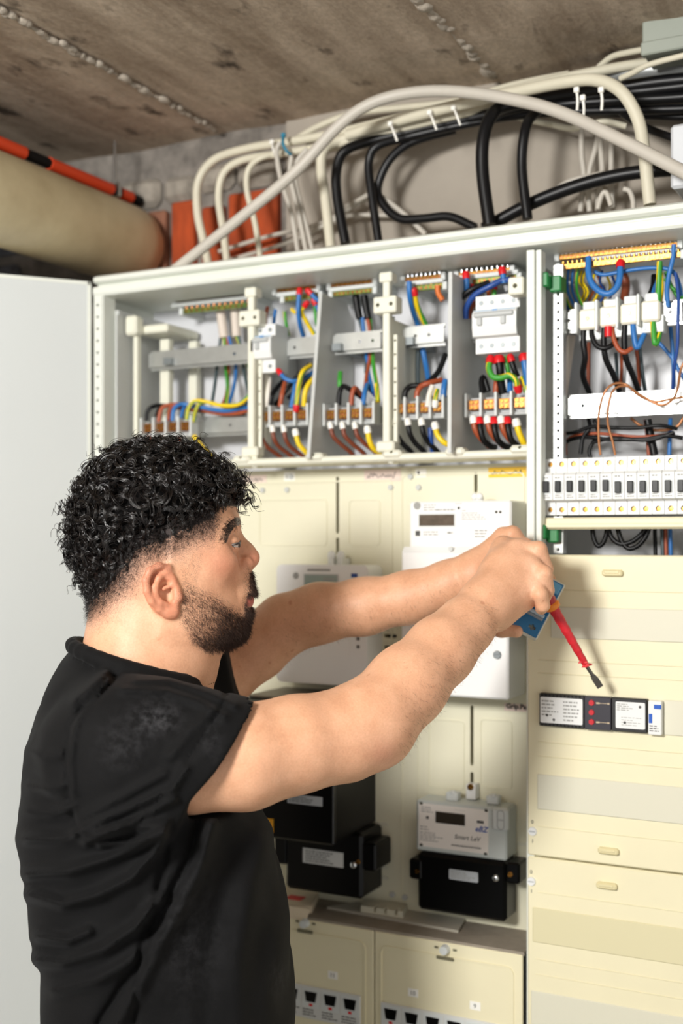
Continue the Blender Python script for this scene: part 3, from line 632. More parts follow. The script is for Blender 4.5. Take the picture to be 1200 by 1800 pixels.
mb = MB(); mb.prism(rrect(xa+.006, xb-.003, z0+.005, z1-.005, .002), YC-.0108, YC-.009); mb.build('paper_label', [white_pl], parent=t)
mb = MB(); print_block(mb, xa+.008, xa+.03, z1-.018, z1-.007, YC-.0109, 4, seed=51); print_block(mb, xa+.014, xb-.008, z0+.008, z0+.022, YC-.0109, 4, seed=52, fill=.3); mb.build('label_print', [print_lt], parent=t)
for a, b_ in ((.040, .036), (.019, .013)): screw(t, np.array((xa+a, YC-.0108, z0+b_)), .002, .0004, print_ink, 'print_mark', False)
t, xa, xb, z0, z1, mb = strip_device(1140, 1164, .001, 'surge_module', 'slim white module with two blue patches in the cream cover', 'module', .013); mb.build('module_body', [white_pl], parent=t)
for a, b_, c, d in ((.008, .018, .036, .042), (.001, .006, .016, .029)):
    mb = MB(); mb.box(xa+a, xa+b_, YC-.0135, YC-.012, z0+c, z0+d, .0005); mb.build('blue_patch', [M('patch_blue', '#1f58b8', .35)], parent=t)
mb = MB(); print_block(mb, xa+.002, xb-.003, z0+.004, z0+.014, YC-.0131, 3, seed=61); mb.build('label_print', [print_ink], parent=t)

# ------------------------------------------------------------------ row of miniature circuit breakers
YBk = .030; NB = 13; PW = .0176; xs0 = WX(955, YBk); zc = WZ(955, 857, YBk)
def bprofile(d=0.): return [(.075, -.041), (YBk+.004, -.041), (YBk+.004, -.021), (YBk-.012, -.019), (YBk-.014, .017), (YBk-.010, .021), (YBk+.004, .021), (YBk+.004, .042), (.075, .042)]
proto = thing('circuit_breaker', (xs0, .06, zc-.041), 'x', 'breaker', 'row of white miniature circuit breakers')
o0 = np.array((xs0, 0, zc))
mb = MB(); mb.prism([(y, zc+z) for y, z in bprofile()], xs0+.0003, xs0+PW-.0004, axis=0); bbo = mb.build('breaker_body', [white_pl], parent=proto)
xm = xs0+PW/2
for z in (.034, -.033):
    mb = MB(); mb.cyl((xm, YBk-.002, zc+z), (xm, YBk+.014, zc+z), .0040, n=12); cut(bbo, mb)
    mb = MB(); mb.cyl((xm, YBk+.0085, zc+z), (xm, YBk+.016, zc+z), .0034, n=10); mb.build('terminal_screw', [brass], parent=proto)
mb = MB(); mb.box(xm-.0058, xm+.0058, YBk-.0140, YBk-.012, zc-.0105, zc+.0105); mb.build('switch_frame', [lgrey_pl], parent=proto)
mb = MB(); mb.box(xm-.0042, xm+.0042, YBk-.0185, YBk-.012, zc-.008, zc+.0085, .0008); mb.build('toggle', [black_pl], parent=proto)
mb = MB(); print_block(mb, xm-.005, xm+.005, zc+.011, zc+.016, YBk-.0137, 1, seed=70); print_block(mb, xm-.005, xm+.005, zc-.017, zc-.011, YBk-.0128, 2, seed=71); mb.build('breaker_print', [print_lt], parent=proto)
do_cuts()
ORD = ['first', 'second', 'third', 'fourth', 'fifth', 'sixth', 'seventh', 'eighth', 'ninth', 'tenth', 'eleventh', 'twelfth', 'thirteenth']
for k in range(NB):
    lab = 'white breaker with black toggle, '+ORD[k]+' of its row counted from the divider post'
    if k == 0: proto['label'] = lab; continue
    c = proto.copy(); COL.objects.link(c); c.location.x += PW*k; c['label'] = lab
    for ch in proto.children:
        q = ch.copy(); COL.objects.link(q); q.parent = c
        if ch.name.startswith('toggle') and k >= 6: q.location.z -= .0025

# ------------------------------------------------------------------ switches on the upper rails
def switch(px0, px1, py0, py1, Y, n, name, label):
    xa, xb, z0, z1 = pbox(px0, py0, px1, py1, Y); zm = (z0+z1)/2; h = z1-z0
    t = thing(name, ((xa+xb)/2, YR, z0), label, 'switch')
    pr = [(YR+.004, z0), (Y, z0), (Y, z0+h*.26), (Y-.013, z0+h*.28), (Y-.016, zm-.006), (Y-.016, z0+h*.66), (Y-.010, z0+h*.74), (Y, z0+h*.76), (Y, z1), (YR+.004, z1)]
    mb = MB(); mb.prism(pr, xa, xb, axis=0); mb.build('switch_body', [white_pl], parent=t)
    mb = MB(); mb.prism([(y+.001 if y < YR else y, z) for y, z in pr], xb-.0002, xb+.0008, axis=0); mb.build('side_cheek', [lgrey_pl], parent=t)
    pw = (xb-xa)/n
    for k in range(n):
        for z in (z0+h*.13, z1-h*.12):
            screw(t, np.array((xa+(k+.5)*pw, Y, z)), .0035, .0006, zinc_dark, 'terminal_screw')
    mb = MB(); mb.box(xa+.003, xb-.003, Y-.0195, Y-.012, zm+.008, zm+.016, .002); mb.build('lever_bar', [grey_pl], parent=t)
    for k in ((.18, .72) if n > 2 else (.35,)):
        X = xa+(xb-xa)*k; mb = MB(); mb.box(X-.004, X+.004, Y-.020, Y-.012, zm-.004, zm+.008, .001); mb.build('lever_fork', [grey_pl], parent=t)
    mb = MB(); mb.box(xa+.002, xb-.002, Y-.0120, Y-.008, zm+.0185, zm+.020, .0004); mb.build('blue_line', [M('pale_blue_print', '#8fb4d4', .5)], parent=t)
    mb = MB(); mb.box((xa+xb)/2-.004, (xa+xb)/2+.004, Y-.0125, Y-.009, zm+.017, zm+.0205, .0004); mb.build('blue_badge', [M('badge_blue', '#4f8fca', .5)], parent=t)
    return t
switch(836, 912, 522, 617, .042, 4, 'residual_current_switch', 'white four-pole residual current switch with grey lever bar')
switch(449, 483, 572, 654, .046, 2, 'residual_current_switch', 'small white two-pole residual current switch beside a mounting post')

# ------------------------------------------------------------------ terminal blocks
def terminal_block(px0, px1, py, py1, Y, label, n=4):
    xa = WX(px0, Y); xb = WX(px1, Y); z1 = WZ(px0, py, Y); z0 = z1-.036
    t = thing('terminal_block', ((xa+xb)/2, YR, z0), label, 'terminal block', 'grey four-way terminal blocks')
    mb = MB(); mb.box(xa, xb, Y+.012, YR+.012, z0+.002, z1-.006, .001); mb.box(xa, xb, Y+.006, Y+.016, z0, z0+.005, .001); mb.build('block_base', [grey_pl], parent=t)
    pw = (xb-xa)/n; wf = .0042
    for k in range(n+1):
        X = xa+k*pw; mb = MB(); mb.box(X-wf/2, X+wf/2, Y-.004, Y+.02, z0-.001, z1, .001); mb.build('divider_fin', [lgrey_pl], parent=t)
    for k in range(n):
        X0 = xa+k*pw+wf/2+.001; X1 = xa+(k+1)*pw-wf/2-.001
        mb = MB(); mb.box(X0, X1, Y+.002, Y+.014, z0+.010, z1-.010, .001); cl = mb.build('clamp', [copper], parent=t)
        for a in (.3, .72):
            for b_ in (.014, .022):
                c = np.array((X0+(X1-X0)*a, Y+.002, z0+b_)); mb = MB(); mb.cyl(c, c+np.array((0, -.0025, 0)), .0029, n=10); mb.build('clamp_screw', [brass], parent=cl)
    return t
TB = [(249, 336, 735, 765, 'bay beside the open door'), (453, 541, 714, 756, 'under the two-pole switch'), (570, 657, 710, 750, 'in the bay with two black sleeves'), (690, 779, 699, 744, 'below the empty bright rail'), (819, 926, 692, 742, 'under the four-pole switch')]
for a, b_, c, d, p in TB: terminal_block(a, b_, c, d, .052, 'grey terminal block with copper clamps '+(p if p.startswith(('under', 'in', 'below')) else 'in the '+p))
# large cream capped terminals on the rail of the breaker bay
for k, (a, b_) in enumerate(((1018, 1049), (1054, 1086), (1090, 1122), (1127, 1160))):
    xa = WX(a, .05); xb = WX(b_, .05); zt = WZ(a, 545-5.5*k*.9, .05); t = thing('main_terminal', ((xa+xb)/2, YR-.02, zt-.03), 'cream capped main terminal, '+('first', 'second', 'third', 'fourth')[k]+' along the rail from the punched strip', 'terminal', 'cream capped main terminals')
    mb = MB(); mb.box(xa, xb, .046, .07, zt-.030, zt, .003); mb.build('terminal_cap', [M('cap_ivory', '#f1ecd9', .4)], parent=t)
    mb = MB(); mb.box(xa-.005, xa-.001, .040, .072, zt-.036, zt+.010, .001); mb.build('divider_fin', [lgrey_pl], parent=t)
    mb = MB(); mb.box(xa-.001, xb+.004, .054, .074, zt-.045, zt-.02, .001); mb.box(xa+.004, xb-.004, .054, .074, zt-.002, zt+.012, .001); mb.build('terminal_foot', [lgrey_pl], parent=t)
    c = np.array(((xa+xb)/2, .046, zt-.014)); screw(t, c, .003, .0005, brass, 'test_screw', False); screw(t, np.array((xa+.003, .054, zt-.038)), .0032, .001, zinc_dark, 'terminal_screw')
# neutral and earth bars under the top frame
def bar(px0, px1, py0, py1, Y, n, label, m=brass, ms=steel, base=None):
    A = W(px0, py0, Y); B = W(px1, py1, Y); z = (A[2]+B[2])/2
    t = thing('terminal_bar', ((A[0]+B[0])/2, Y, z-.005), label, 'terminal bar', 'brass terminal bars')
    mb = MB(); mb.box(A[0], B[0], Y, Y+.008, z-.005, z+.003, .0006); mb.build('bar', [m], parent=t)
    st = (B[0]-A[0])/n
    for k in range(n):
        X = A[0]+(k+.5)*st; mb = MB(); mb.cyl((X, Y+.003, z+.002), (X, Y+.002, z+.0075), .0026, .0022, 8); mb.build('bar_screw', [ms], parent=t)
        mb = MB(); mb.cyl((X, Y-.0012, z-.0015), (X, Y+.001, z-.0015), .0024, n=8); mb.build('bar_clamp', [copper], parent=t)
    for X in (A[0]-.004, B[0]+.004):
        mb = MB(); mb.box(X-.004, X+.004, Y-.003, YB, z-.008, z+.005, .001); mb.build('bar_holder', [lgrey_pl], parent=t)
bar(310, 436, 527, 512, .10, 13, 'brass terminal bar in the bay beside the open door', m=brass, ms=zinc_dark); bar(486, 556, 512, 502, .09, 8, 'brass terminal bar above the two-pole switch'); bar(582, 655, 503, 493, .09, 9, 'brass terminal bar above the two black sleeves')
bar(712, 775, 492, 483, .085, 8, 'brass terminal bar above the empty bright rail'); bar(806, 896, 483, 472, .08, 10, 'brass terminal bar above the four-pole switch')
bar(983, 1190, 452, 427, .065, 25, 'long brass neutral bar right under the frame in the breaker bay')
green_bar = M('earth_bar_green', '#a7a24a', .35, metal=.6, var=.5, vscale=120, col2='#3f7a40')
bar(322, 440, 547, 533, .10, 12, 'green and yellow earth bar in the bay beside the open door', green_bar, copper); bar(500, 560, 525, 517, .09, 7, 'green and yellow earth bar above the two-pole switch', green_bar, brass); bar(585, 655, 516, 508, .09, 9, 'green and yellow earth bar above the two black sleeves', green_bar, brass)
bar(728, 778, 507, 500, .085, 6, 'green and yellow earth bar above the empty bright rail', green_bar, brass); bar(830, 908, 494, 485, .08, 9, 'green and yellow earth bar above the four-pole switch', green_bar, brass)
bar(985, 1196, 470, 444, .055, 25, 'long brass earth bar with domed screws in the breaker bay', brass, brass)
for px0, px1, py0, py1, Y in ((300, 440, 537, 522, .095), (485, 560, 519, 509, .085), (578, 658, 510, 500, .085), (705, 778, 500, 491, .08), (800, 910, 489, 477, .075), (1035, 1195, 455, 436, .07)):
    A = W(px0, py0, Y); B = W(px1, py1, Y); z = (A[2]+B[2])/2; mb = MB(); mb.box(A[0], B[0], Y, YB, z-.0035, z+.0035, .001); cpart('bar_carrier', [lgrey_pl], mb)
do_cuts()
# ------------------------------------------------------------------ wires (each one a thing)
WN = {}
def wire(col, pts, place, r=.0031, Y=.06, ferr=(), name='wire', seg=5):
    """pts: (px, py[, Y]); col 'gy' is green with yellow stripes; ferr: [(end 0/1, colour)] sleeves"""
    P3 = [W(p[0], p[1], p[2] if len(p) > 2 else Y) for p in pts]; path = crom(P3, seg); mb = MB()
    if col == 'gy': mats = [WIRE['yellow'], WIRE['green']]; mb.tube(path, r, 10, mfun=lambda i, j: 0 if j % 10 in (0, 1, 2, 3, 5) else 1, twist=.12); lab = 'green and yellow'
    else: mats = [WIRE[col]]; mb.tube(path, r, 9); lab = {'slate': 'dark grey', 'darkblue': 'dark blue', 'copper': 'thin copper coloured', 'rust': 'reddish brown'}.get(col, col)
    o = mb.build(name, mats, label=f'{lab} wire {place}', cat='wire', group=f'wires {place}')
    for end, fc in ferr:
        a, b_ = (path[0], path[1]) if end == 0 else (path[-1], path[-2]); d = (a-b_)/np.linalg.norm(a-b_)
        q = MB(); q.tube([a-d*.004, a+d*.004, a+d*.008], [r*1.35, r*1.35, r*.95], 10); q.build('ferrule', [red_pl if fc == 'r' else white_sl], parent=o)
    return o
B1 = 'in the bay beside the open door'; B2 = 'under the two-pole switch'; B3 = 'in the bay with two black sleeves'; B4 = 'below the empty bright rail'; B5 = 'under the four-pole switch'; BR = 'in the breaker bay'
T2 = 'above the two-pole switch'; T5 = 'above the four-pole switch'; T4 = 'above the empty bright rail'
# bay beside the door
for px, py, py2, dx in ((386, 535, 594, 8), (412, 530, 592, 4)):
    mb = MB(); mb.tube([W(px, py, .13), W(px+dx, py2, .13)], .0085, 14); mb.build('cable_sheath', [M('sheath_pinkish', '#dccfc2', .5)], label='pale stub of cable sheath in the bay beside the open door', cat='cable', group='pale cable sheath stubs')
D = .13
wire('slate', [(388, 592, D), (382, 640, D), (377, 680, .10), (372, 712, .08)], B1, Y=.1); wire('gy', [(394, 592, D), (396, 640, D), (400, 680, .1), (398, 712, .08)], B1); wire('rust', [(399, 592, D), (402, 640, D), (398, 690, .11), (390, 713, .09)], B1, .0028)
wire('blue', [(402, 592, D), (414, 640, D), (411, 680, .11), (402, 710, .085)], B1); wire('slate', [(420, 592, D), (427, 640, D), (433, 675, .1), (438, 695, .07)], B1); wire('gy', [(416, 592, D), (436, 640, D), (440, 670, .1), (436, 700, .07)], B1)
wire('gy', [(328, 738, .048), (331, 718, .05), (342, 705, .055), (362, 706, .06), (385, 712, .065), (415, 712, .065), (432, 702, .065), (441, 690, .065)], B1, .0034); wire('gy', [(340, 742, .055), (343, 724, .06), (352, 709, .065), (372, 708, .07), (400, 716, .075), (430, 708, .075)], B1, .003)
wire('blue', [(303, 740, .048), (305, 722, .05), (312, 713, .055), (330, 711, .065), (390, 722, .08), (425, 716, .08), (440, 702, .08)], B1, .0038); wire('blue', [(318, 735, .055), (322, 720, .06), (332, 714, .07), (380, 724, .085), (440, 716, .08)], B1)
wire('rust', [(279, 742, .048), (282, 724, .05), (290, 714, .055), (320, 712, .07), (380, 726, .085), (420, 726, .085), (440, 718, .085)], B1, .0038); wire('rust', [(296, 740, .055), (298, 722, .06), (306, 715, .065), (350, 722, .09), (440, 724, .09)], B1)
wire('black', [(257, 740, .048), (259, 724, .05), (268, 715, .055), (290, 713, .075), (350, 722, .09), (430, 726, .09)], B1, .0038); wire('black', [(275, 732, .06), (279, 720, .065), (295, 714, .08), (360, 724, .095)], B1)
for px in (262, 288, 313): wire('rust', [(px, 766, .055), (px+4, 790, .06), (px+14, 815, .07)], 'leaving the terminal block in the bay beside the open door', .0036)
wire('yellow', [(341, 766, .05), (350, 780, .05), (365, 796, .055), (385, 815, .07)], 'leaving the terminal block in the bay beside the open door', .0044)
# two-pole switch bay
for k, px in enumerate((458, 479, 499)): wire('brown', [(px, 756, .05), (px+3, 772, .05), (px+12, 786, .06), (px+28, 798, .075), (px+44, 812, .09)], 'looping down from the block under the two-pole switch', .0037, ferr=((0, 'w'),))
wire('yellow', [(520, 762, .046), (525, 780, .048), (536, 793, .055), (548, 806, .07)], B2, .0045, ferr=((0, 'w'),))
wire('blue', [(492, 655, .05), (502, 666, .05), (518, 670, .055), (535, 664, .07), (553, 652, .09)], B2, .0036, ferr=((0, 'r'),)); wire('gy', [(521, 716, .05), (523, 695, .05), (527, 668, .055), (533, 652, .06), (546, 643, .08)], B2, .0042, ferr=((0, 'r'),))
wire('yellow', [(534, 714, .052), (536, 692, .05), (542, 676, .055), (553, 664, .07)], B2, .0045); wire('blue', [(512, 716, .055), (516, 695, .055), (520, 672, .06)], B2, .0042); wire('rust', [(492, 715, .055), (496, 692, .055), (501, 672, .07)], B2, .0042)
wire('black', [(474, 716, .065), (478, 695, .065), (488, 680, .08), (500, 668, .1)], B2, .0042); wire('black', [(484, 712, .09), (500, 690, .09), (520, 665, .1), (545, 640, .11)], B2, .004); wire('black', [(506, 700, .1), (528, 680, .1), (548, 655, .11)], B2, .004); wire('white', [(468, 715, .06), (471, 690, .06), (473, 668, .07), (470, 652, .08)], B2, .004)
wire('blue', [(526, 514, .07), (524, 545, .07), (527, 570, .08), (533, 590, .1)], T2, .004, ferr=((0, 'r'),)); wire('blue', [(544, 514, .07), (556, 526, .075), (566, 532, .08)], T2, .004, ferr=((0, 'r'),)); wire('blue', [(553, 532, .08), (560, 545, .085), (563, 555, .09)], T2, .0035, ferr=((0, 'r'),))
wire('gy', [(537, 536, .075), (530, 548, .08), (540, 568, .09), (552, 588, .1)], T2, .0038, ferr=((0, 'r'),)); wire('yellow', [(512, 543, .09), (518, 549, .09), (524, 547, .09)], T2, .003); wire('green', [(553, 535, .09), (555, 560, .09), (560, 580, .1)], T2, .003); wire('blue', [(484, 545, .09), (482, 558, .085), (481, 570, .08)], T2, .003); wire('rust', [(470, 540, .09), (467, 555, .085), (466, 570, .08)], T2, .0035); wire('gy', [(500, 548, .1), (502, 565, .1), (507, 590, .11)], T2, .003)
# bay with two black sleeves
for px in (625, 640):
    mb = MB(); mb.tube(crom([W(px, 520, .11), W(px+3, 540, .11), W(px+7, 560, .11)], 3), .0062, 12); mb.build('cable_sheath', [cable_black], label='black cable sleeve hanging from the earth bar', cat='cable', group='paired black cable sleeves')
wire('slate', [(630, 558, .115), (636, 580, .115), (643, 620, .115), (643, 655, .1)], B3, .003); wire('blue', [(637, 558, .112), (639, 580, .112), (644, 625, .112), (648, 660, .1), (656, 690, .08)], B3, .0034); wire('rust', [(645, 558, .112), (649, 580, .112), (650, 625, .112), (645, 655, .1), (642, 680, .08)], B3, .0034); wire('gy', [(650, 560, .118), (653, 600, .118), (656, 640, .11), (662, 678, .09), (663, 706, .07)], B3, .0036)
wire('black', [(595, 712, .055), (597, 690, .055), (604, 679, .06), (620, 688, .07), (638, 700, .09)], B3, .0042); wire('rust', [(617, 712, .055), (619, 692, .055), (624, 682, .06), (634, 694, .08)], B3, .004); wire('blue', [(638, 712, .055), (641, 690, .06), (645, 676, .08)], B3, .0042); wire('green', [(597, 680, .06), (597, 668, .06), (598, 655, .07)], B3, .0042); wire('gy', [(664, 706, .055), (663, 690, .06), (662, 676, .07)], B3, .0042); wire('darkblue', [(661, 696, .08), (652, 686, .085), (646, 676, .09)], B3, .004)
for k, px in enumerate((581, 602, 624)): wire('brown', [(px, 750, .05), (px+4, 766, .05), (px+17, 780, .06), (px+34, 794, .075), (px+46, 808, .09)], 'looping down from the block in the bay with two black sleeves', .0037, ferr=((0, 'w'),))
wire('yellow', [(646, 757, .046), (649, 774, .048), (656, 788, .055), (668, 797, .07)], B3, .0045, ferr=((0, 'w'),))
# empty bright rail bay
wire('blue', [(719, 494, .065), (720, 520, .07), (726, 548, .09), (735, 575, .11), (744, 620, .115), (750, 650, .11), (754, 672, .09)], T4, .0045); wire('gy', [(728, 515, .075), (732, 535, .085), (740, 555, .1), (752, 578, .115)], T4, .0045, ferr=((0, 'r'),)); wire('orange', [(769, 502, .08), (770, 515, .08), (778, 528, .08)], T4, .0045); wire('slate', [(735, 616, .12), (734, 640, .12), (734, 680, .12)], B4, .004)
wire('black', [(711, 702, .055), (713, 688, .055), (722, 679, .06), (740, 677, .065), (756, 669, .075), (772, 650, .085), (783, 622, .095)], B4, .0046); wire('rust', [(732, 700, .055), (734, 688, .055), (742, 678, .06), (756, 673, .065), (776, 668, .08)], B4, .0046); wire('white', [(751, 715, .05), (754, 695, .05), (760, 678, .055)], B4, .0042); wire('gy', [(765, 708, .05), (766, 696, .05), (768, 686, .06)], B4, .004, ferr=((0, 'w'),)); wire('blue', [(779, 698, .055), (780, 684, .055), (783, 668, .06)], B4, .0048)
for k, px in enumerate((694, 717, 741)): wire('black', [(px, 744, .05), (px+3, 762, .05), (px+12, 778, .06), (px+26, 792, .07), (px+38, 806, .09)], 'looping down from the block below the empty bright rail', .0042, ferr=((0, 'w'),))
wire('darkblue', [(756, 752, .06), (757, 770, .06), (760, 795, .07)], B4, .004); wire('yellow', [(765, 750, .046), (769, 765, .048), (781, 778, .05), (797, 784, .06)], B4, .0046, ferr=((0, 'w'),))
# four-pole switch bay
wire('black', [(810, 560, .06), (806, 545, .055), (810, 525, .05), (830, 508, .05), (860, 496, .06)], T5, .0046); wire('darkblue', [(818, 560, .055), (820, 540, .05), (835, 518, .045), (862, 503, .045), (885, 492, .05), (905, 496, .05), (918, 512, .055)], T5, .0048); wire('grey', [(814, 560, .065), (816, 535, .06), (838, 508, .06), (880, 495, .065), (893, 512, .06)], T5, .004); wire('rust', [(823, 560, .07), (826, 545, .07), (836, 530, .07)], T5, .004)
wire('blue', [(819, 486, .055), (820, 500, .055), (820, 520, .06)], T5, .0046, ferr=((0, 'r'),)); wire('blue', [(883, 478, .05), (885, 490, .05), (886, 498, .05)], T5, .0046, ferr=((0, 'r'),)); wire('gy', [(868, 505, .065), (868, 515, .065), (868, 528, .065)], T5, .004, ferr=((0, 'r'),)); wire('rust', [(829, 508, .07), (829, 520, .07)], T5, .003, ferr=((0, 'r'),)); wire('orange', [(858, 508, .07), (858, 524, .07)], T5, .003)
wire('gy', [(861, 634, .045), (859, 648, .042), (866, 662, .04), (880, 664, .04), (895, 660, .04), (906, 668, .042), (910, 682, .046)], B5, .0048, ferr=((0, 'r'), (1, 'r'))); wire('black', [(877, 634, .05), (879, 650, .05), (880, 672, .055), (884, 692, .06)], B5, .0065, ferr=((0, 'r'),)); wire('black', [(898, 632, .05), (903, 648, .05), (909, 662, .055)], B5, .0045, ferr=((0, 'r'),)); wire('blue', [(921, 630, .05), (924, 650, .05), (928, 676, .055)], B5, .0058, ferr=((0, 'r'),))
wire('gy', [(888, 626, .06), (891, 645, .06), (896, 668, .065)], B5, .004); wire('rust', [(871, 690, .055), (872, 676, .055), (874, 664, .06)], B5, .0046); wire('blue', [(896, 690, .055), (896, 674, .06), (895, 664, .07)], B5, .0046); wire('gy', [(924, 690, .055), (923, 676, .055), (916, 664, .06)], B5, .0042); wire('black', [(848, 690, .06), (846, 672, .065), (850, 664, .07), (858, 688, .07)], B5, .0046); wire('grey', [(912, 690, .05), (914, 678, .055), (918, 668, .06)], B5, .0042)
for k, (px, c_) in enumerate(((832, 'rust'), (857, 'rust'), (881, 'rust'))):
    wire(c_, [(px, 740, .048), (px+3, 755, .048), (px+11, 768, .055), (px+28, 785, .07)], 'looping down from the block under the four-pole switch', .0046, ferr=((0, 'w'),)); wire('black', [(px+11, 742, .05), (px+13, 758, .048), (px+18, 774, .052), (px+29, 784, .065), (px+38, 786, .08)], 'looping down from the block under the four-pole switch', .0048, ferr=((0, 'r'),))
wire('yellow', [(908, 745, .044), (912, 760, .045), (919, 776, .05), (928, 792, .06)], B5, .0050, ferr=((0, 'w'),))
# breaker bay
wire('blue', [(1034, 452, .05), (1034, 478, .045), (1040, 498, .042), (1055, 513, .04), (1070, 516, .04), (1083, 506, .042), (1089, 488, .045), (1090, 466, .05)], 'in a wide loop hanging from the long brass bars', .0048, ferr=((1, 'r'),), seg=7)
wire('blue', [(1044, 478, .06), (1060, 483, .06), (1085, 479, .06), (1120, 473, .06), (1155, 471, .06), (1180, 476, .06), (1192, 495, .06), (1197, 520, .06)], 'running level below the long brass earth bar', .003)
for px, c_ in ((992, 'gy'), (1000, 'blue'), (1008, 'blue'), (1016, 'gy'), (986, 'darkblue')): wire(c_, [(px, 468, .075), (px-3, 490, .08), (px-2, 512, .09), (px+6, 532, .1), (px+14, 548, .11)], 'fanning down beside the punched strip', .0022)
for px, c_ in ((1022, 'gy'), (1028, 'gy'), (1046, 'gy'), (1058, 'darkblue')): wire(c_, [(px, 476, .09), (px-4, 495, .1), (px+5, 512, .11), (px-3, 530, .12), (px-16, 545, .12)], 'tangled behind the wide blue loop', .002)
for k, (px, c_) in enumerate(((1050, 'rust'), (1066, 'yellow'), (1040, 'orange'), (1075, 'darkblue'))): wire(c_, [(px, 484, .12), (px+6, 505, .13), (px-5, 530, .14), (px, 560, .14)], 'deep behind the wide blue loop', .002)
wire('brown', [(1094, 480, .13), (1100, 500, .13), (1097, 530, .12), (1104, 548, .1)], 'thick and short behind the second and third capped terminals', .0065)
wire('gy', [(1159, 460, .055), (1158, 490, .055), (1156, 535, .06)], 'dropping into the fourth capped terminal', .0042); wire('black', [(1149, 484, .1), (1147, 505, .09), (1136, 532, .075)], 'dropping into the fourth capped terminal', .0042); wire('blue', [(1152, 490, .1), (1149, 512, .085), (1144, 532, .07)], 'dropping into the fourth capped terminal', .004); wire('rust', [(1156, 490, .1), (1153, 512, .09), (1150, 532, .075)], 'dropping into the fourth capped terminal', .004); wire('yellow', [(1162, 480, .09), (1163, 510, .085), (1160, 532, .075)], 'dropping into the fourth capped terminal', .003)
wire('blue', [(1184, 430, .05), (1182, 455, .05), (1176, 480, .05), (1172, 510, .055), (1174, 540, .06)], 'hanging past the end of the capped terminals', .0034); wire('darkblue', [(1187, 480, .055), (1192, 520, .05), (1191, 570, .045), (1190, 610, .05), (1184, 650, .06), (1182, 690, .08)], 'hanging past the end of the capped terminals', .0026); wire('green', [(1168, 490, .09), (1180, 505, .09), (1200, 520, .09), (1212, 523, .09)], 'hanging past the end of the capped terminals', .0026); wire('green', [(1170, 478, .1), (1178, 500, .1), (1190, 520, .1), (1202, 530, .1)], 'hanging past the end of the capped terminals', .003)
for px, c_, q in ((1026, 'black', 1036), (1062, 'black', 1090), (1098, 'black', 1124)):
    wire(c_, [(px, 570, .055), (px-1, 600, .055), (px+2, 630, .06), (q-12, 660, .08), (q, 692, .1)], 'hanging long and thick from the capped terminals', .0044)
wire('black', [(1040, 570, .055), (1040, 590, .052), (1049, 608, .05), (1064, 612, .05), (1078, 604, .055), (1086, 588, .07)], 'in a short bow under the capped terminals', .0038); wire('rust', [(1075, 568, .055), (1077, 590, .052), (1086, 612, .05), (1098, 619, .05), (1110, 612, .055)], 'in a short bow under the capped terminals', .0036); wire('blue', [(1112, 564, .055), (1114, 590, .052), (1119, 611, .052), (1127, 598, .055), (1134, 582, .06)], 'in a short bow under the capped terminals', .0042); wire('gy', [(1147, 560, .055), (1148, 580, .052), (1151, 604, .05), (1156, 596, .055), (1159, 580, .06)], 'in a short bow under the capped terminals', .0042)
mb = MB(); mb.tube([W(1069, 574, .05), W(1069, 592, .05)], .0058, 12); mb.build('red_sleeve', [red_pl], label='short red sleeve below the cream capped terminals', cat='sleeve')
for pts, c_, r in (([(1035, 600, .1), (1034, 640, .11), (1034, 692, .12)], 'brown', .003), ([(1082, 620, .1), (1084, 650, .11), (1086, 690, .12)], 'slate', .0026), ([(1092, 620, .1), (1092, 650, .11), (1090, 690, .12)], 'rust', .0026), ([(1104, 625, .1), (1098, 650, .11), (1096, 690, .12)], 'grey', .0026), ([(1118, 615, .1), (1122, 650, .11), (1124, 680, .12)], 'rust', .0026), ([(1124, 610, .11), (1128, 650, .11), (1134, 690, .12)], 'slate', .003), ([(1156, 600, .1), (1172, 618, .1), (1183, 632, .1), (1192, 650, .1), (1204, 668, .1)], 'blue', .0028), ([(1178, 575, .1), (1182, 620, .1), (1184, 680, .1)], 'blue', .003), ([(987, 590, .11), (985, 640, .12), (983, 690, .13)], 'blue', .0038), ([(1178, 735, .1), (1177, 765, .11), (1176, 800, .11)], 'blue', .0032)): wire(c_, pts, 'running down behind the lower bright rail', r)
mb = MB(); mb.tube(crom([W(1003, 590, .12), W(996, 640, .12), (W(988, 700, .12)), W(986, 760, .12), W(985, 805, .12), W(981, 975, .12)], 4), .0075, 14); mb.build('cable_sheath', [M('sheath_pinkish', '#dccfc2', .5)], label='pale vertical cable behind the rails of the breaker bay', cat='cable')
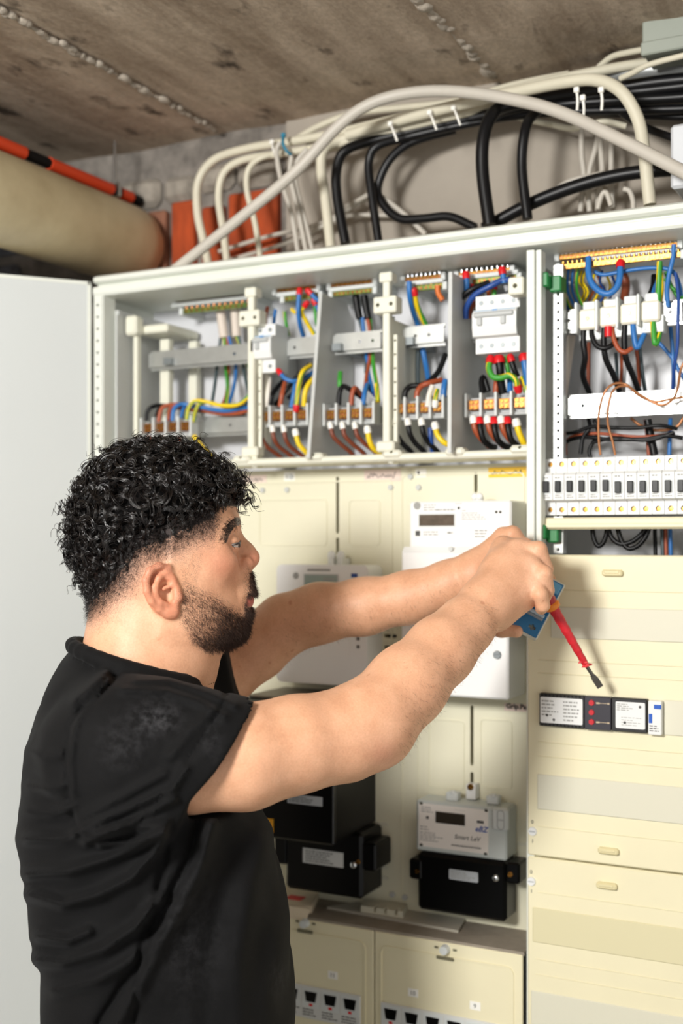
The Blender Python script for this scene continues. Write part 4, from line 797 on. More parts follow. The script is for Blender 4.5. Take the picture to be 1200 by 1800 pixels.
# thin bare looking loops in front of the lower rail
wire('copper', [(1055, 800, .05), (1052, 770, .048), (1052, 730, .045), (1058, 700, .04), (1068, 682, .04), (1082, 674, .045), (1100, 676, .05), (1115, 688, .045), (1135, 700, .04), (1160, 712, .04), (1180, 704, .042), (1190, 685, .05), (1196, 650, .06), (1206, 630, .06)], 'looping in front of the lower bright rail', .0018); wire('copper', [(1081, 800, .05), (1076, 775, .048), (1068, 745, .045), (1069, 715, .04), (1074, 692, .04), (1086, 680, .045), (1105, 680, .05), (1122, 695, .045), (1150, 706, .04), (1176, 702, .042), (1200, 698, .05)], 'looping in front of the lower bright rail', .0018)
wire('black', [(985, 762, .1), (1010, 760, .09), (1040, 750, .085), (1080, 752, .08), (1120, 752, .08), (1160, 748, .08), (1190, 754, .09)], 'crossing between lower rail and breaker row', .0028); wire('black', [(990, 780, .1), (1005, 772, .1), (1030, 768, .09), (1070, 772, .085), (1130, 772, .085), (1170, 766, .085), (1200, 770, .09)], 'crossing between lower rail and breaker row', .003); wire('black', [(1020, 798, .09), (1024, 770, .09), (1036, 752, .09), (1034, 735, .1)], 'crossing between lower rail and breaker row', .0032); wire('black', [(1044, 738, .1), (1050, 760, .1), (1036, 790, .1), (1038, 805, .1)], 'crossing between lower rail and breaker row', .003); wire('rust', [(994, 800, .11), (995, 778, .11), (1010, 766, .1), (1050, 762, .095), (1120, 768, .09), (1185, 764, .09)], 'crossing between lower rail and breaker row', .0026); wire('black', [(1138, 738, .1), (1144, 770, .1), (1150, 800, .1)], 'crossing between lower rail and breaker row', .006); wire('rust', [(1134, 738, .11), (1138, 770, .11), (1140, 800, .11)], 'crossing between lower rail and breaker row', .003); wire('black', [(1040, 778, .09), (1080, 770, .085), (1140, 774, .085), (1185, 760, .085)], 'crossing between lower rail and breaker row', .0028); wire('copper', [(1108, 735, .11), (1126, 748, .11), (1150, 756, .1), (1186, 752, .1), (1204, 730, .1)], 'crossing between lower rail and breaker row', .0022)
# loops hanging below the breakers
for pts in ([(1040, 925), (1044, 948), (1052, 960), (1062, 950), (1068, 925)], [(1068, 925), (1075, 945), (1090, 956), (1110, 952), (1128, 938), (1134, 925)], [(1084, 925), (1092, 950), (1104, 964), (1120, 960), (1134, 944), (1142, 925)]): wire('black', [(a, b_, .06) for a, b_ in pts], 'hanging in a loop below the breaker row', .0036)
for px, c_ in ((1150, 'black'), (1163, 'slate'), (1169, 'rust'), (1177, 'blue')): wire(c_, [(px, 920, .1), (px+1, 950, .1), (px+2, 985, .1)], 'hanging straight below the breaker row', .003)

# ------------------------------------------------------------------ cables above the cabinet
def cable(m, pts, wpx, label, Y=.12, group=None, seg=7, n=14):
    P3 = [W(p[0], p[1], p[2] if len(p) > 2 else Y) for p in pts]; path = crom(P3, seg); r = wpx/2/FPX*2.05
    mb = MB(); mb.tube(path, r, n); return mb.build('cable', [m], label=label, cat='cable', group=group)
LC = 'cream cable bending down into the cabinet top'; LB = 'black cable bending down into the cabinet top'
ga, gb = 'cream cables on the wall', 'black cables on the wall'
cable(cable_cream, [(367, 470), (358, 425), (347, 372), (349, 318), (378, 280), (440, 260), (510, 249), (600, 232), (700, 208), (800, 184), (900, 158, .14), (1000, 135, .16), (1100, 116, .18), (1150, 110, .19)], 16, 'outermost cream cable bending down beside the clay bricks', .15, ga)
cable(cable_cream, [(399, 462), (392, 405), (384, 345), (394, 303), (428, 281), (500, 269), (600, 251), (720, 222), (820, 198), (880, 184, .17)], 14, 'second cream cable bending down in front of the clay bricks', .14, ga)
cable(cable_cream, [(457, 452), (448, 392), (434, 335), (437, 298), (460, 277), (505, 268, .15), (600, 258, .17), (700, 236, .18)], 11, 'thinner cream cable bending down in front of the clay bricks', .13, ga)
cable(cable_cream, [(581, 435), (571, 345), (564, 295), (570, 262), (600, 246, .14), (680, 222, .15), (760, 200, .17)], 18, 'cream cable dropping beside the first black cable', .12, ga)
cable(cable_cream, [(1142, 360, .06), (1131, 262, .06), (1119, 205, .06), (1090, 160, .06), (1048, 141, .07), (995, 144, .08), (900, 163, .10), (800, 186, .11), (700, 212, .12), (610, 238, .13)], 19, 'thick cream cable looping over the black bundle into the cabinet top', .08, ga)
cable(cable_grey, [(300, 480, .02), (420, 385, .02), (520, 301, .02), (588, 228, .03), (640, 188, .04), (700, 167, .05), (780, 160, .05), (880, 171, .04), (980, 196, .03), (1090, 246, .01), (1200, 302, -.01), (1300, 352, -.03), (1420, 410, -.06)], 19, 'long pale grey cable arching diagonally across all other cables', .03)
cable(cable_grey, [(524, 445), (512, 375), (494, 318), (486, 268), (492, 250)], 9, 'thin pale cable dropping into the cabinet top', .11, 'thin pale cables'); cable(cable_grey, [(538, 442), (524, 372), (510, 310), (512, 275)], 9, 'thin pale cable dropping into the cabinet top', .12, 'thin pale cables'); cable(cable_grey, [(549, 440), (534, 380), (519, 320), (522, 285), (540, 262)], 9, 'thin pale cable dropping into the cabinet top', .13, 'thin pale cables')
cable(cable_cream, [(520, 245, .19), (560, 222, .19), (620, 200, .19), (700, 190, .19), (800, 178, .19), (900, 150, .19), (1000, 130, .19)], 12, 'cream cable running high along the ceiling edge', .18, ga); cable(cable_cream, [(590, 262, .17), (700, 232, .17), (800, 206, .17), (880, 202, .17), (960, 217, .17), (1010, 226, .17), (1060, 214, .17), (1100, 222, .18)], 10, 'thin cream cable sagging behind the thick loop', .16, ga)
cable(cable_black, [(607, 428), (592, 345), (592, 295), (608, 264), (660, 246, .14), (760, 224, .15), (850, 203, .15), (950, 183, .15), (1060, 168, .15), (1230, 148, .15), (1560, 104, .15)], 18, 'black cable dropping right beside a cream cable', .12, gb); cable(cable_black, [(665, 425), (652, 335), (648, 285), (664, 256), (720, 240, .14), (800, 222, .15), (900, 204, .16), (1000, 196, .16), (1230, 190, .16), (1560, 168, .16)], 15, 'black cable dropping between a straight one and the low loop', .12, gb)
cable(cable_black, [(835, 400), (790, 381), (745, 384), (702, 384), (672, 358), (664, 328), (684, 282), (724, 250, .15), (800, 228, .17)], 15, 'black cable coiling into a low loop above the cabinet', .14, gb); cable(cable_black, [(860, 396, .09), (848, 305, .09), (849, 245, .09), (862, 206, .10), (885, 188, .12), (960, 172, .14), (1060, 158, .15), (1230, 138, .15), (1560, 128, .15)], 21, 'thickest black cable dropping straight in front of the plaster wall', .09, gb); cable(cable_black, [(927, 385, .09), (917, 295, .09), (922, 232, .09), (936, 203, .11), (970, 186, .14), (1060, 178, .15), (1230, 168, .15), (1560, 130, .15)], 16, 'thinner black cable dropping beside the thickest black one', .09, gb)
cable(cable_black, [(850, 402, .12), (935, 357, .12), (1020, 325, .12), (1100, 306, .12), (1180, 298, .12), (1260, 296, .12)], 21, 'thick black cable rising from the cabinet to the white box', .12, gb); cable(cable_black, [(1080, 190, .17), (1130, 222, .15), (1190, 245, .13), (1260, 268, .13)], 12, 'black cable branching down behind the thick cream loop', .15, gb); cable(cable_black, [(980, 198, .18), (1060, 198, .18), (1230, 205, .18), (1560, 190, .18)], 13, 'black cable at the bottom of the wall bundle', .18, gb)
W_ = 'thin white cable crossing the wall above the cabinet'; gw = 'thin white cables'
cable(cable_grey, [(748, 412, .15), (705, 372, .15), (660, 342, .16), (630, 352, .18), (600, 368, .19)], 9, W_, .15, gw); cable(cable_grey, [(385, 442, .19), (470, 416, .19), (560, 394, .19), (640, 352, .19), (660, 345, .19)], 8, W_, .19, gw); cable(cable_grey, [(400, 458, .18), (480, 435, .18), (540, 412, .18), (600, 382, .19), (660, 378, .2), (720, 382, .2)], 8, W_, .18, gw)
V_ = 'thin white cable hanging behind the thick black cable'
for pts in ([(1022, 215), (1022, 270), (1026, 310), (1022, 345), (1020, 372)], [(1054, 225), (1046, 262), (1036, 300), (1034, 340), (1036, 372)], [(1053, 225), (1056, 265), (1058, 305), (1052, 345), (1050, 370)], [(1074, 235), (1074, 280), (1074, 330), (1076, 365)]): cable(cable_grey, [(a, b_, .17) for a, b_ in pts], 9, V_, .17, gw)
cable(cable_grey, [(960, 348, .16), (985, 328, .16), (1010, 316, .16), (1040, 310, .16), (1060, 305, .16)], 10, 'short pale cable lying on the thick black cable', .16); cable(cable_grey, [(1050, 368, .1), (1058, 342, .1), (1066, 340, .1), (1074, 362, .1)], 8, 'small white cable loop at the frame edge', .1); cable(cable_grey, [(1096, 332, .1), (1106, 336, .1), (1112, 352, .1), (1113, 368, .1)], 8, 'small white hooked cable at the frame edge', .1)
cable(cable_cream, [(1052, 118, .19), (1075, 100, .18), (1105, 92, .17), (1140, 86, .16)], 10, 'cream cable tail entering the grey trunking', .18); cable(cable_cream, [(1090, 138, .12), (1112, 128, .11), (1140, 114, .1), (1200, 98, .09), (1250, 88, .09), (1500, 50, .09)], 9, 'cream cable tail rising past the grey trunking', .1)
mb = MB(); mb.tube(crom([W(1020, 140, .2), W(1100, 128, .2), W(1260, 112, .2), W(1560, 72, .2)], 5), .016, 18); mb.build('steel_conduit', [M('conduit_grey', '#9a9c9b', .4, metal=.4)], label='grey steel conduit behind the cable bundle', cat='conduit')
def tie(pts, m, label, r=.0022, grp='white cable ties'):
    P3 = crom([W(*p) for p in pts], 4); mb = MB(); mb.tube(P3, r, 6); c = P3[0]; mb.box(c[0]-.004, c[0]+.004, c[1]-.003, c[1]+.003, c[2]-.004, c[2]+.004, .001); mb.build('cable_tie', [m], label=label, cat='cable tie', group=grp)
for x, y in ((694, 240), (763, 220), (805, 212)): tie([(x-8, y-22, .10), (x-2, y-8, .09), (x+4, y+8, .095)], white_sl, 'white cable tie round the cream and black bundle')
for x, y in ((1013, 158), (1024, 172), (1056, 158)): tie([(x, y, .05), (x+2, y+18, .055), (x+1, y+36, .06)], white_sl, 'white cable tie hanging at the thick cream loop')
tie([(498, 238, .12), (497, 252, .11), (503, 264, .11), (511, 272, .12)], M('tie_blue', '#2f7f9c', .4), 'blue cable tie round the cream cables', .0028, 'blue tie')
tie([(478, 250, .13), (480, 262, .12), (484, 275, .12)], white_sl, 'white cable tie beside the blue one')
# trunking at the ceiling, box on the wall
x0 = WX(1128, .10); zb_ = WZ(1128, 95, .10); t = thing('cable_trunking', (x0+.15, .12, zb_), 'grey metal cable trunking fixed under the ceiling', 'trunking'); tr = M('trunking_grey', '#9ba196', .5, var=.08, vscale=8)
mb = MB(); mb.box(x0, x0+.6, .10, .17, zb_, ZC+.004, .002); mb.build('trunking_body', [tr], parent=t); mb = MB(); mb.box(x0-.001, x0+.6, .095, .11, zb_-.004, zb_+.016, .002); mb.build('trunking_lip', [tr], parent=t); mb = MB(); mb.box(x0+.06, x0+.5, .12, .16, zb_-.045, zb_, .002); mb.build('lower_bracket', [zinc_dark], parent=t)
x0 = WX(1180, .05); z1 = WZ(1180, 222, .05); z0 = WZ(1180, 332, .05); t = thing('junction_box', (x0+.08, .14, z0), 'pale grey junction box above the cabinet frame', 'junction box')
mb = MB(); mb.box(x0, x0+.16, .05, YW+.002, z0, z1, .004); mb.build('box_body', [M('box_grey', '#cdd0d4', .45)], parent=t); mb = MB(); mb.box(x0-.001, x0+.161, .046, .058, z0-.001, z1+.001, .004); mb.build('box_lid', [M('box_grey', '#cdd0d4', .45)], parent=t)

# ------------------------------------------------------------------ stickers and things on the shelf
def sticker(px0, py0, px1, py1, m, label, txt=None, size=.01, name='sticker', Y=None):
    Y = YM if Y is None else Y; a = pbox(px0, py0, px1, py1, Y-.0008); mb = MB(); mb.box(a[0], a[1], Y-.0009, Y+.0004, a[2], a[3]); o = mb.build(name, [m], label=label, cat='sticker')
    if txt == '~':
        rq = random.Random(int(px0)); q = MB(); n_ = 26; q.tube(crom([(a[0]+(a[1]-a[0])*(.08+.8*i/n_), Y-.0012, (a[2]+a[3])/2+rq.uniform(-1, 1)*(a[3]-a[2])*.24) for i in range(n_+1)], 3), .0005, 5); q.build('handwriting', [M('ink_black', '#1c1a1a', .6)], parent=o)
    elif txt: text_mesh(txt, size, (a[0]+.003, Y-.001, a[2]+.004), 'lettering', M('ink_black', '#1c1a1a', .6), o, bold=.00035)
    return o
sticker(858, 822, 925, 838, M('sticker_yellow', '#f3c21d', .5), 'yellow sticker on the board above the two-tier meter', '~', .0085); pink = M('pink_tape', '#e3cfc4', .6)
sticker(640, 826, 704, 845, pink, 'pale pink tape with handwriting between two white tags', '~', .014, 'tape_label'); sticker(425, 836, 468, 850, pink, 'pale pink tape beside the curly hair', '~', .012, 'tape_label'); sticker(886, 1236, 930, 1252, pink, 'pale pink tape with handwriting under the two-tier meter', 'Grip.Pa', .011, 'tape_label')
sticker(499, 829, 518, 845, white_sl, 'small white number tag near the tape beside the hair', '11', .009, 'number_tag'); sticker(730, 824, 749, 839, white_sl, 'small white number tag between pink tape and yellow sticker', '9', .009, 'number_tag')
zs = ZSH
def flat(pts, h, m, name, label, cat, z=zs, extra=None):
    poly = [tuple(W2(px, py, z)[:2]) for px, py in pts]; mb = MB(); mb.prism(poly, z, z+h, axis=2); return mb.build(name, [m], label=label, cat=cat)
def W2(px, py, z):
    d = FWD+(px-600)/FPX*RGT+(HOR-py)/FPX*UPV; return CAM+d*((z-CAM[2])/d[2])
o = flat([(575, 1598), (640, 1587), (820, 1614), (805, 1640)], .004, M('clear_grey', '#b9b4a6', .4), 'loose_cover_plate', 'flat grey cover plate lying on the dusty shelf', 'plate')
o = flat([(634, 1603), (640, 1590), (716, 1600), (708, 1614)], .010, cream_strip, 'blanking_piece', 'small cream blanking piece with notches on the grey plate', 'blank', zs+.004)
mb = MB()
for px in (654, 672, 691):
    c = W2(px, 1604+(px-654)*.16, zs+.009); mb2 = MB(); mb2.box(c[0]-.0025, c[0]+.0025, c[1]-.004, c[1]+.024, zs+.007, zs+.02); cut(o, mb2)
o = flat([(470, 1600), (490, 1568), (560, 1580), (548, 1606)], .012, M('carton_cream', '#dccdb2', .6), 'folded_carton', 'folded cream carton with red patch lying on the shelf beside the black meter', 'carton')
c = W2(520, 1578, zs+.012); mb = MB(); mb.box(c[0]-.014, c[0]+.014, c[1]-.012, c[1]+.008, zs+.012, zs+.0132); mb.build('red_patch', [red_pl], parent=o)
c = W2(530, 1600, zs+.006); mb = MB(); mb.prism([(c[0]-.06, c[2]-.012), (c[0]+.014, c[2]-.012), (c[0]+.022, c[2]+.008), (c[0]-.06, c[2]+.008)], c[1]-.012, c[1]-.010); mb.build('carton_flap', [M('carton_cream', '#dccdb2', .6)], parent=o)
do_cuts()
# ------------------------------------------------------------------ the person: implicit surfaces, meshed with surface nets
# local frame: u = right, v = up, w = forward (all metres, measured from the camera station used for the survey)
def L3(px, py, dep): return np.array(((px-600)/FPX*dep, (HOR-py)/FPX*dep, dep))
def to_world(p): p = np.asarray(p, float); return CAM+p[..., 0:1]*RGT+p[..., 1:2]*UPV+p[..., 2:3]*FWD
def pix(p): return 600+FPX*p[..., 0]/p[..., 2], HOR-FPX*p[..., 1]/p[..., 2]
HA = math.radians(10.0); EF = np.array((math.cos(HA), 0, math.sin(HA))); EU = np.array((0, 1., 0)); EL = np.array((math.sin(HA), 0, -math.cos(HA)))
HR = np.stack([EF, EU, EL], 0)              # rows: forward, up, towards the right side of the body
HO = L3(300, 1000, 1.50); HS = 1.50/FPX
def H(px, py, lat=0.): return HO+EF*((px-300)*HS/math.cos(HA)*.985)+EU*((1000-py)*HS)+EL*lat
TO = L3(270, 1400, 1.53); TS = 1.53/FPX
def T(px, py, lat=0.): return TO+EF*((px-270)*TS/math.cos(HA)*.985)+EU*((1400-py)*TS)+EL*lat
def smin(a, b, k):
    h = np.clip(.5+.5*(b-a)/k, 0, 1); return b*(1-h)+a*h-k*h*(1-h)
def smax(a, b, k): return -smin(-a, -b, k)
class Cap:
    def __init__(s, a, b, ra, rb=None, k=.01, op='u', sq=None):
        s.a = np.asarray(a, float); s.b = np.asarray(b, float); s.ra = ra; s.rb = ra if rb is None else rb; s.k = k; s.op = op
        R = max(s.ra, s.rb)+k; s.lo = np.minimum(s.a, s.b)-R; s.hi = np.maximum(s.a, s.b)+R
    def d(s, p):
        ab = s.b-s.a; pa = p-s.a; t = np.clip((pa@ab)/(ab@ab+1e-12), 0, 1)
        return np.linalg.norm(pa-t[..., None]*ab, axis=-1)-(s.ra+(s.rb-s.ra)*t)
class Ell:
    def __init__(s, c, r, R=None, k=.01, op='u'):
        s.c = np.asarray(c, float); s.r = np.asarray(r, float); s.R = HR if R is None else R; s.k = k; s.op = op
        e = np.sqrt(((s.R.T*s.r)**2).sum(1))+k; s.lo = s.c-e; s.hi = s.c+e
    def d(s, p):
        q = (p-s.c)@s.R.T; k0 = np.linalg.norm(q/s.r, axis=-1); k1 = np.linalg.norm(q/s.r**2, axis=-1)+1e-9; return k0*(k0-1)/k1
class Fn:
    def __init__(s, f, lo, hi, k=.01, op='u'): s.f = f; s.lo = np.asarray(lo, float); s.hi = np.asarray(hi, float); s.k = k; s.op = op
    def d(s, p): return s.f(p)
def chain(pts, rs, k=.006, op='u'): return [Cap(pts[i], pts[i+1], rs[i], rs[i+1], k, op) for i in range(len(pts)-1)]
def evaluate(prims, p):
    D = np.full(p.shape[:-1], .06)
    lo = p.reshape(-1, 3).min(0); hi = p.reshape(-1, 3).max(0)
    for q in prims:
        if np.any(q.lo > hi) or np.any(q.hi < lo): continue
        d = q.d(p)
        if q.op == 'u': D = smin(D, d, q.k)
        elif q.op == 's': D = smax(D, -d, q.k)
        elif q.op == 'i': D = smax(D, d, q.k)
        elif q.op == 'disp': D = D-d
    return D
def surface(prims, h, lo=None, hi=None, B=40):
    un = [q for q in prims if q.op == 'u']
    lo = np.min([q.lo for q in un], 0)-3*h if lo is None else np.asarray(lo); hi = np.max([q.hi for q in un], 0)+3*h if hi is None else np.asarray(hi)
    n = np.ceil((hi-lo)/h).astype(int)+2; nb = np.ceil(n/B).astype(int)
    boxes = [(q.lo, q.hi) for q in un]; V = []; K = []; Q = []
    NX, NY_, NZ = (nb*B+2).tolist()
    def key(i, j, k): return (i*NY_+j)*NZ+k
    corners = [(a, b, c) for a in (0, 1) for b in (0, 1) for c in (0, 1)]
    edges = [(i, j) for i in range(8) for j in range(i+1, 8) if sum(abs(x-y) for x, y in zip(corners[i], corners[j])) == 1]
    for bi in range(nb[0]):
        for bj in range(nb[1]):
            for bk in range(nb[2]):
                o = np.array((bi, bj, bk))*B; bl = lo+o*h; bh = bl+(B+2)*h
                if not any(np.all(q[0] <= bh) and np.all(q[1] >= bl) for q in boxes): continue
                cp = ((bl+bh)/2)[None, None, None, :]
                g = [lo[a]+(o[a]+np.arange(B+2))*h for a in range(3)]
                # coarse probe
                pr = np.stack(np.meshgrid(g[0][::8], g[1][::8], g[2][::8], indexing='ij'), -1); dv = evaluate(prims, pr)
                if dv.min() > h*12 or dv.max() < -h*12: continue
                P_ = np.stack(np.meshgrid(*g, indexing='ij'), -1); D = evaluate(prims, P_)
                S = D < 0; m = B+1
                c = [S[a:a+m, b:b+m, e:e+m] for a, b, e in corners]; cnt = sum(x.astype(np.int8) for x in c)
                act = (cnt > 0) & (cnt < 8); I = np.argwhere(act)
                if len(I) == 0: continue
                val = np.stack([D[I[:, 0]+a, I[:, 1]+b, I[:, 2]+e] for a, b, e in corners], 1)
                acc = np.zeros((len(I), 3)); nn = np.zeros(len(I))
                for i, j in edges:
                    a, b = val[:, i], val[:, j]; x = (a < 0) != (b < 0); t = np.where(x, a/(a-b+1e-20), 0)
                    ci, cj = np.array(corners[i], float), np.array(corners[j], float)
                    acc += np.where(x[:, None], ci+(cj-ci)*t[:, None], 0); nn += x
                pos = lo+(o+I+acc/nn[:, None])*h
                inside = np.all(I < m, 1)
                gi = I+o; V.append(pos); K.append(key(gi[:, 0], gi[:, 1], gi[:, 2]))
                for ax in range(3):
                    a1, a2 = [(1, 2), (2, 0), (0, 1)][ax]
                    sl0 = [slice(1, m), slice(1, m), slice(1, m)]; sl0[ax] = slice(0, m-1); sl1 = list(sl0); sl1[ax] = slice(1, m)
                    s0, s1 = S[tuple(sl0)], S[tuple(sl1)]; J = np.argwhere(s0 != s1)
                    if len(J) == 0: continue
                    fl = s0[J[:, 0], J[:, 1], J[:, 2]]; off = np.array((1, 1, 1)); off[ax] = 0; G = J+off
                    G = G+o; e1 = np.zeros(3, int); e1[a1] = 1; e2 = np.zeros(3, int); e2[a2] = 1
                    q4 = [G, G-e1, G-e1-e2, G-e2]; q4 = np.stack([key(z[:, 0], z[:, 1], z[:, 2]) for z in q4], 1)
                    # keep edges owned by this block
                    loc = G-o; own = np.ones(len(G), bool)
                    for a in range(3): own &= (loc[:, a] >= (0 if a == ax else 1)) & (loc[:, a] < B+(0 if a == ax else 1))
                    q4 = q4[own]; fl = fl[own]; q4[~fl] = q4[~fl][:, ::-1]; Q.append(q4)
    V = np.concatenate(V); K = np.concatenate(K); Q = np.concatenate(Q)
    uk, first = np.unique(K, return_index=True); V = V[first]
    ix = np.searchsorted(uk, Q); ok = np.all((ix < len(uk)), 1); ix = np.minimum(ix, len(uk)-1); ok &= np.all(uk[ix] == Q, 1)
    F = ix[ok]; used = np.unique(F); rm = np.full(len(V), -1); rm[used] = np.arange(len(used))
    return V[used], rm[F]
def relax(V, F, it=2, lam=.5):
    a = F.ravel(); b = np.roll(F, -1, 1).ravel(); n = len(V); ii = np.concatenate([a, b]); jj = np.concatenate([b, a])
    for _ in range(it):
        c = np.bincount(ii, minlength=n)[:, None]; s = np.stack([np.bincount(ii, weights=V[jj, k], minlength=n) for k in range(3)], 1); V = V+lam*(s/np.maximum(c, 1)-V)
    return V
def vnormals(V, F):
    fn = np.cross(V[F[:, 2]]-V[F[:, 0]], V[F[:, 3]]-V[F[:, 1]]); N = np.zeros_like(V)
    for k in range(4):
        for c in range(3): N[:, c] += np.bincount(F[:, k], weights=fn[:, c], minlength=len(V))
    return N/(np.linalg.norm(N, axis=1, keepdims=True)+1e-12)
def np_mesh(name, Vl, F, mats, parent, color=None, kind=None, label=None):
    me = bpy.data.meshes.new(name); V = to_world(Vl)-ORIGIN[parent]; k = F.shape[1]
    me.vertices.add(len(V)); me.vertices.foreach_set('co', V.astype(np.float32).ravel()); me.loops.add(F.size); me.loops.foreach_set('vertex_index', F.astype(np.int32).ravel())
    me.polygons.add(len(F)); me.polygons.foreach_set('loop_start', np.arange(0, F.size, k, dtype=np.int32)); me.polygons.foreach_set('use_smooth', np.ones(len(F), bool))
    for m in mats: me.materials.append(m)
    me.update(calc_edges=True)
    if color is not None:
        at = me.color_attributes.new('tone', 'FLOAT_COLOR', 'POINT'); c = np.ones((len(V), 4), np.float32); c[:, :color.shape[1]] = color; at.data.foreach_set('color', c.ravel())
    o = bpy.data.objects.new(name, me); COL.objects.link(o); o.parent = parent; ORIGIN[o] = ORIGIN[parent]
    return register(o, label, None, None, kind)
def inpoly(x, y, poly):
    r = np.zeros(x.shape, bool); n = len(poly)
    for i in range(n):
        x1, y1 = poly[i]; x2, y2 = poly[(i+1) % n]; c = ((y1 > y) != (y2 > y)) & (x < (x2-x1)*(y-y1)/(y2-y1+1e-12)+x1); r ^= c
    return r
def polydist(x, y, pts):
    d = np.full(x.shape, 1e9)
    for (x1, y1), (x2, y2) in zip(pts[:-1], pts[1:]):
        dx, dy = x2-x1, y2-y1; t = np.clip(((x-x1)*dx+(y-y1)*dy)/(dx*dx+dy*dy+1e-9), 0, 1); d = np.minimum(d, np.hypot(x-x1-t*dx, y-y1-t*dy))
    return d
def strands(paths, r0, r1, n=3):
    """paths: array (S, K, 3); thin tapered tubes in one mesh"""
    paths = np.asarray(paths, float); S, K = paths.shape[:2]; Tn = np.gradient(paths, axis=1); Tn /= np.linalg.norm(Tn, axis=2, keepdims=True)+1e-12
    ref = np.where(np.abs(Tn[..., 1:2]) < .9, np.array((0, 1., 0)), np.array((1., 0, 0))); N = np.cross(Tn, ref); N /= np.linalg.norm(N, axis=2, keepdims=True)+1e-12; Bn = np.cross(Tn, N)
    rr = (np.linspace(0, 1, K)**1.5)[None, :, None]*(r1-r0)+r0; vs = []
    for j in range(n):
        a = 2*math.pi*j/n; vs.append(paths+rr*(math.cos(a)*N+math.sin(a)*Bn))
    V = np.stack(vs, 2).reshape(-1, 3); base = (np.arange(S)*K*n)[:, None, None]; i = np.arange(K-1)[None, :, None]*n; j = np.arange(n)[None, None, :]; j2 = (j+1) % n
    F = np.stack([base+i+j, base+i+j2, base+i+n+j2, base+i+n+j], -1).reshape(-1, 4); return V, F

person = thing('person', to_world(np.array((T(290, 1400)[0], -1.62, 1.53))), 'bearded person with curly black hair in a black t-shirt reaching into the meter cabinet', 'person')
# ---------------------------------------------------------------- body: head, neck, arms and hands in one surface
body = []
# cranium, occiput, face: half breadth of the face over its side view
FX = np.array([300, 330, 360, 380, 392, 400, 408, 416, 424, 432, 440, 448, 470.]); FY = np.array([860, 880, 915, 935, 957, 985, 1015, 1045, 1075, 1105, 1122, 1136, 1160.])
FW = np.array([[.066, .060, .050, .038, .026, .010, -.02, -.04, -.06, -.08, -.10, -.12, -.16], [.070, .066, .058, .049, .040, .030, .014, -.02, -.04, -.06, -.08, -.10, -.14], [.072, .068, .060, .052, .044, .036, .028, .010, -.02, -.04, -.06, -.08, -.12], [.072, .067, .059, .051, .044, .034, .020, .002, -.02, -.04, -.06, -.08, -.12],
    [.070, .066, .059, .052, .045, .034, .021, .010, .001, -.015, -.03, -.05, -.1], [.069, .066, .060, .053, .046, .040, .032, .023, .010, -.004, -.02, -.04, -.08], [.067, .063, .057, .050, .044, .039, .034, .028, .020, .009, -.008, -.03, -.08], [.063, .060, .054, .048, .043, .039, .034, .029, .024, .016, .004, -.02, -.07],
    [.060, .057, .052, .046, .041, .037, .033, .028, .022, .014, .000, -.02, -.07], [.055, .053, .047, .041, .036, .032, .029, .025, .021, .014, .003, -.02, -.07], [.036, .043, .038, .033, .029, .026, .023, .019, .013, .004, -.010, -.03, -.08], [-.01, .012, .012, .008, .005, .002, .0, -.006, -.014, -.02, -.03, -.05, -.1], [-.07, -.05, -.045, -.045, -.045, -.05, -.05, -.05, -.06, -.06, -.07, -.09, -.12]])
GX = np.arange(300, 471, 2.); GY = np.arange(860, 1161, 2.); _a = np.stack([np.interp(GX, FX, r) for r in FW]); FG = np.stack([np.interp(GY, FY, _a[:, k]) for k in range(len(GX))], 1)
for _ in range(5):
    pz = np.pad(FG, 1, 'edge'); FG = (pz[:-2, 1:-1]+pz[2:, 1:-1]+pz[1:-1, :-2]+pz[1:-1, 2:]+2*pz[1:-1, 1:-1])/6
def face_f(p):
    r = p-HO; f = (r@EF)/HS*math.cos(HA)/.985+300; y = 1000-(r@EU)/HS; l = np.abs(r@EL)
    i = np.clip((f-300)/2, 0, len(GX)-1.001); j = np.clip((y-860)/2, 0, len(GY)-1.001); i0 = i.astype(int); j0 = j.astype(int); a = i-i0; b = j-j0
    w_ = FG[j0, i0]*(1-a)*(1-b)+FG[j0, i0+1]*a*(1-b)+FG[j0+1, i0]*(1-a)*b+FG[j0+1, i0+1]*a*b
    d = np.where(w_ > 0, l-w_, np.hypot(l, w_))*.72; out = np.maximum(np.maximum(300-f, 860-y), 0)*HS; return np.maximum(d, out)
body += [Ell(H(279, 912), (.099, .083, .074), k=.02), Ell(H(238, 980), (.068, .060, .066), k=.03), Fn(face_f, HO+np.array((-.05, -.13, -.09)), HO+np.array((.12, .10, .09)), k=.014)]
body += [Ell(H(318, 1068), (.045, .040, .056), k=.03)]
for s in (1, -1):
    body += [Cap(H(407, 922, .004*s), H(398, 922, .034*s), .0075, .0075, .012), Ell(H(370, 986, .045*s), (.026, .018, .012), k=.03), Cap(H(398, 922, .034*s), H(384, 940, .046*s), .0065, .005, .012)]
    body += [Ell(H(410, 956, .034*s), (.012, .0115, .015), k=.008, op='s'), Ell(H(399, 957, .0315*s), (.0138, .0138, .0138), k=.004), Ell(H(399, 958, .0315*s)+EF*.011, (.0125, .0030, .017), R=np.stack([EF*.95-EU*.3*0, EU, EL]), k=.0015, op='s')]
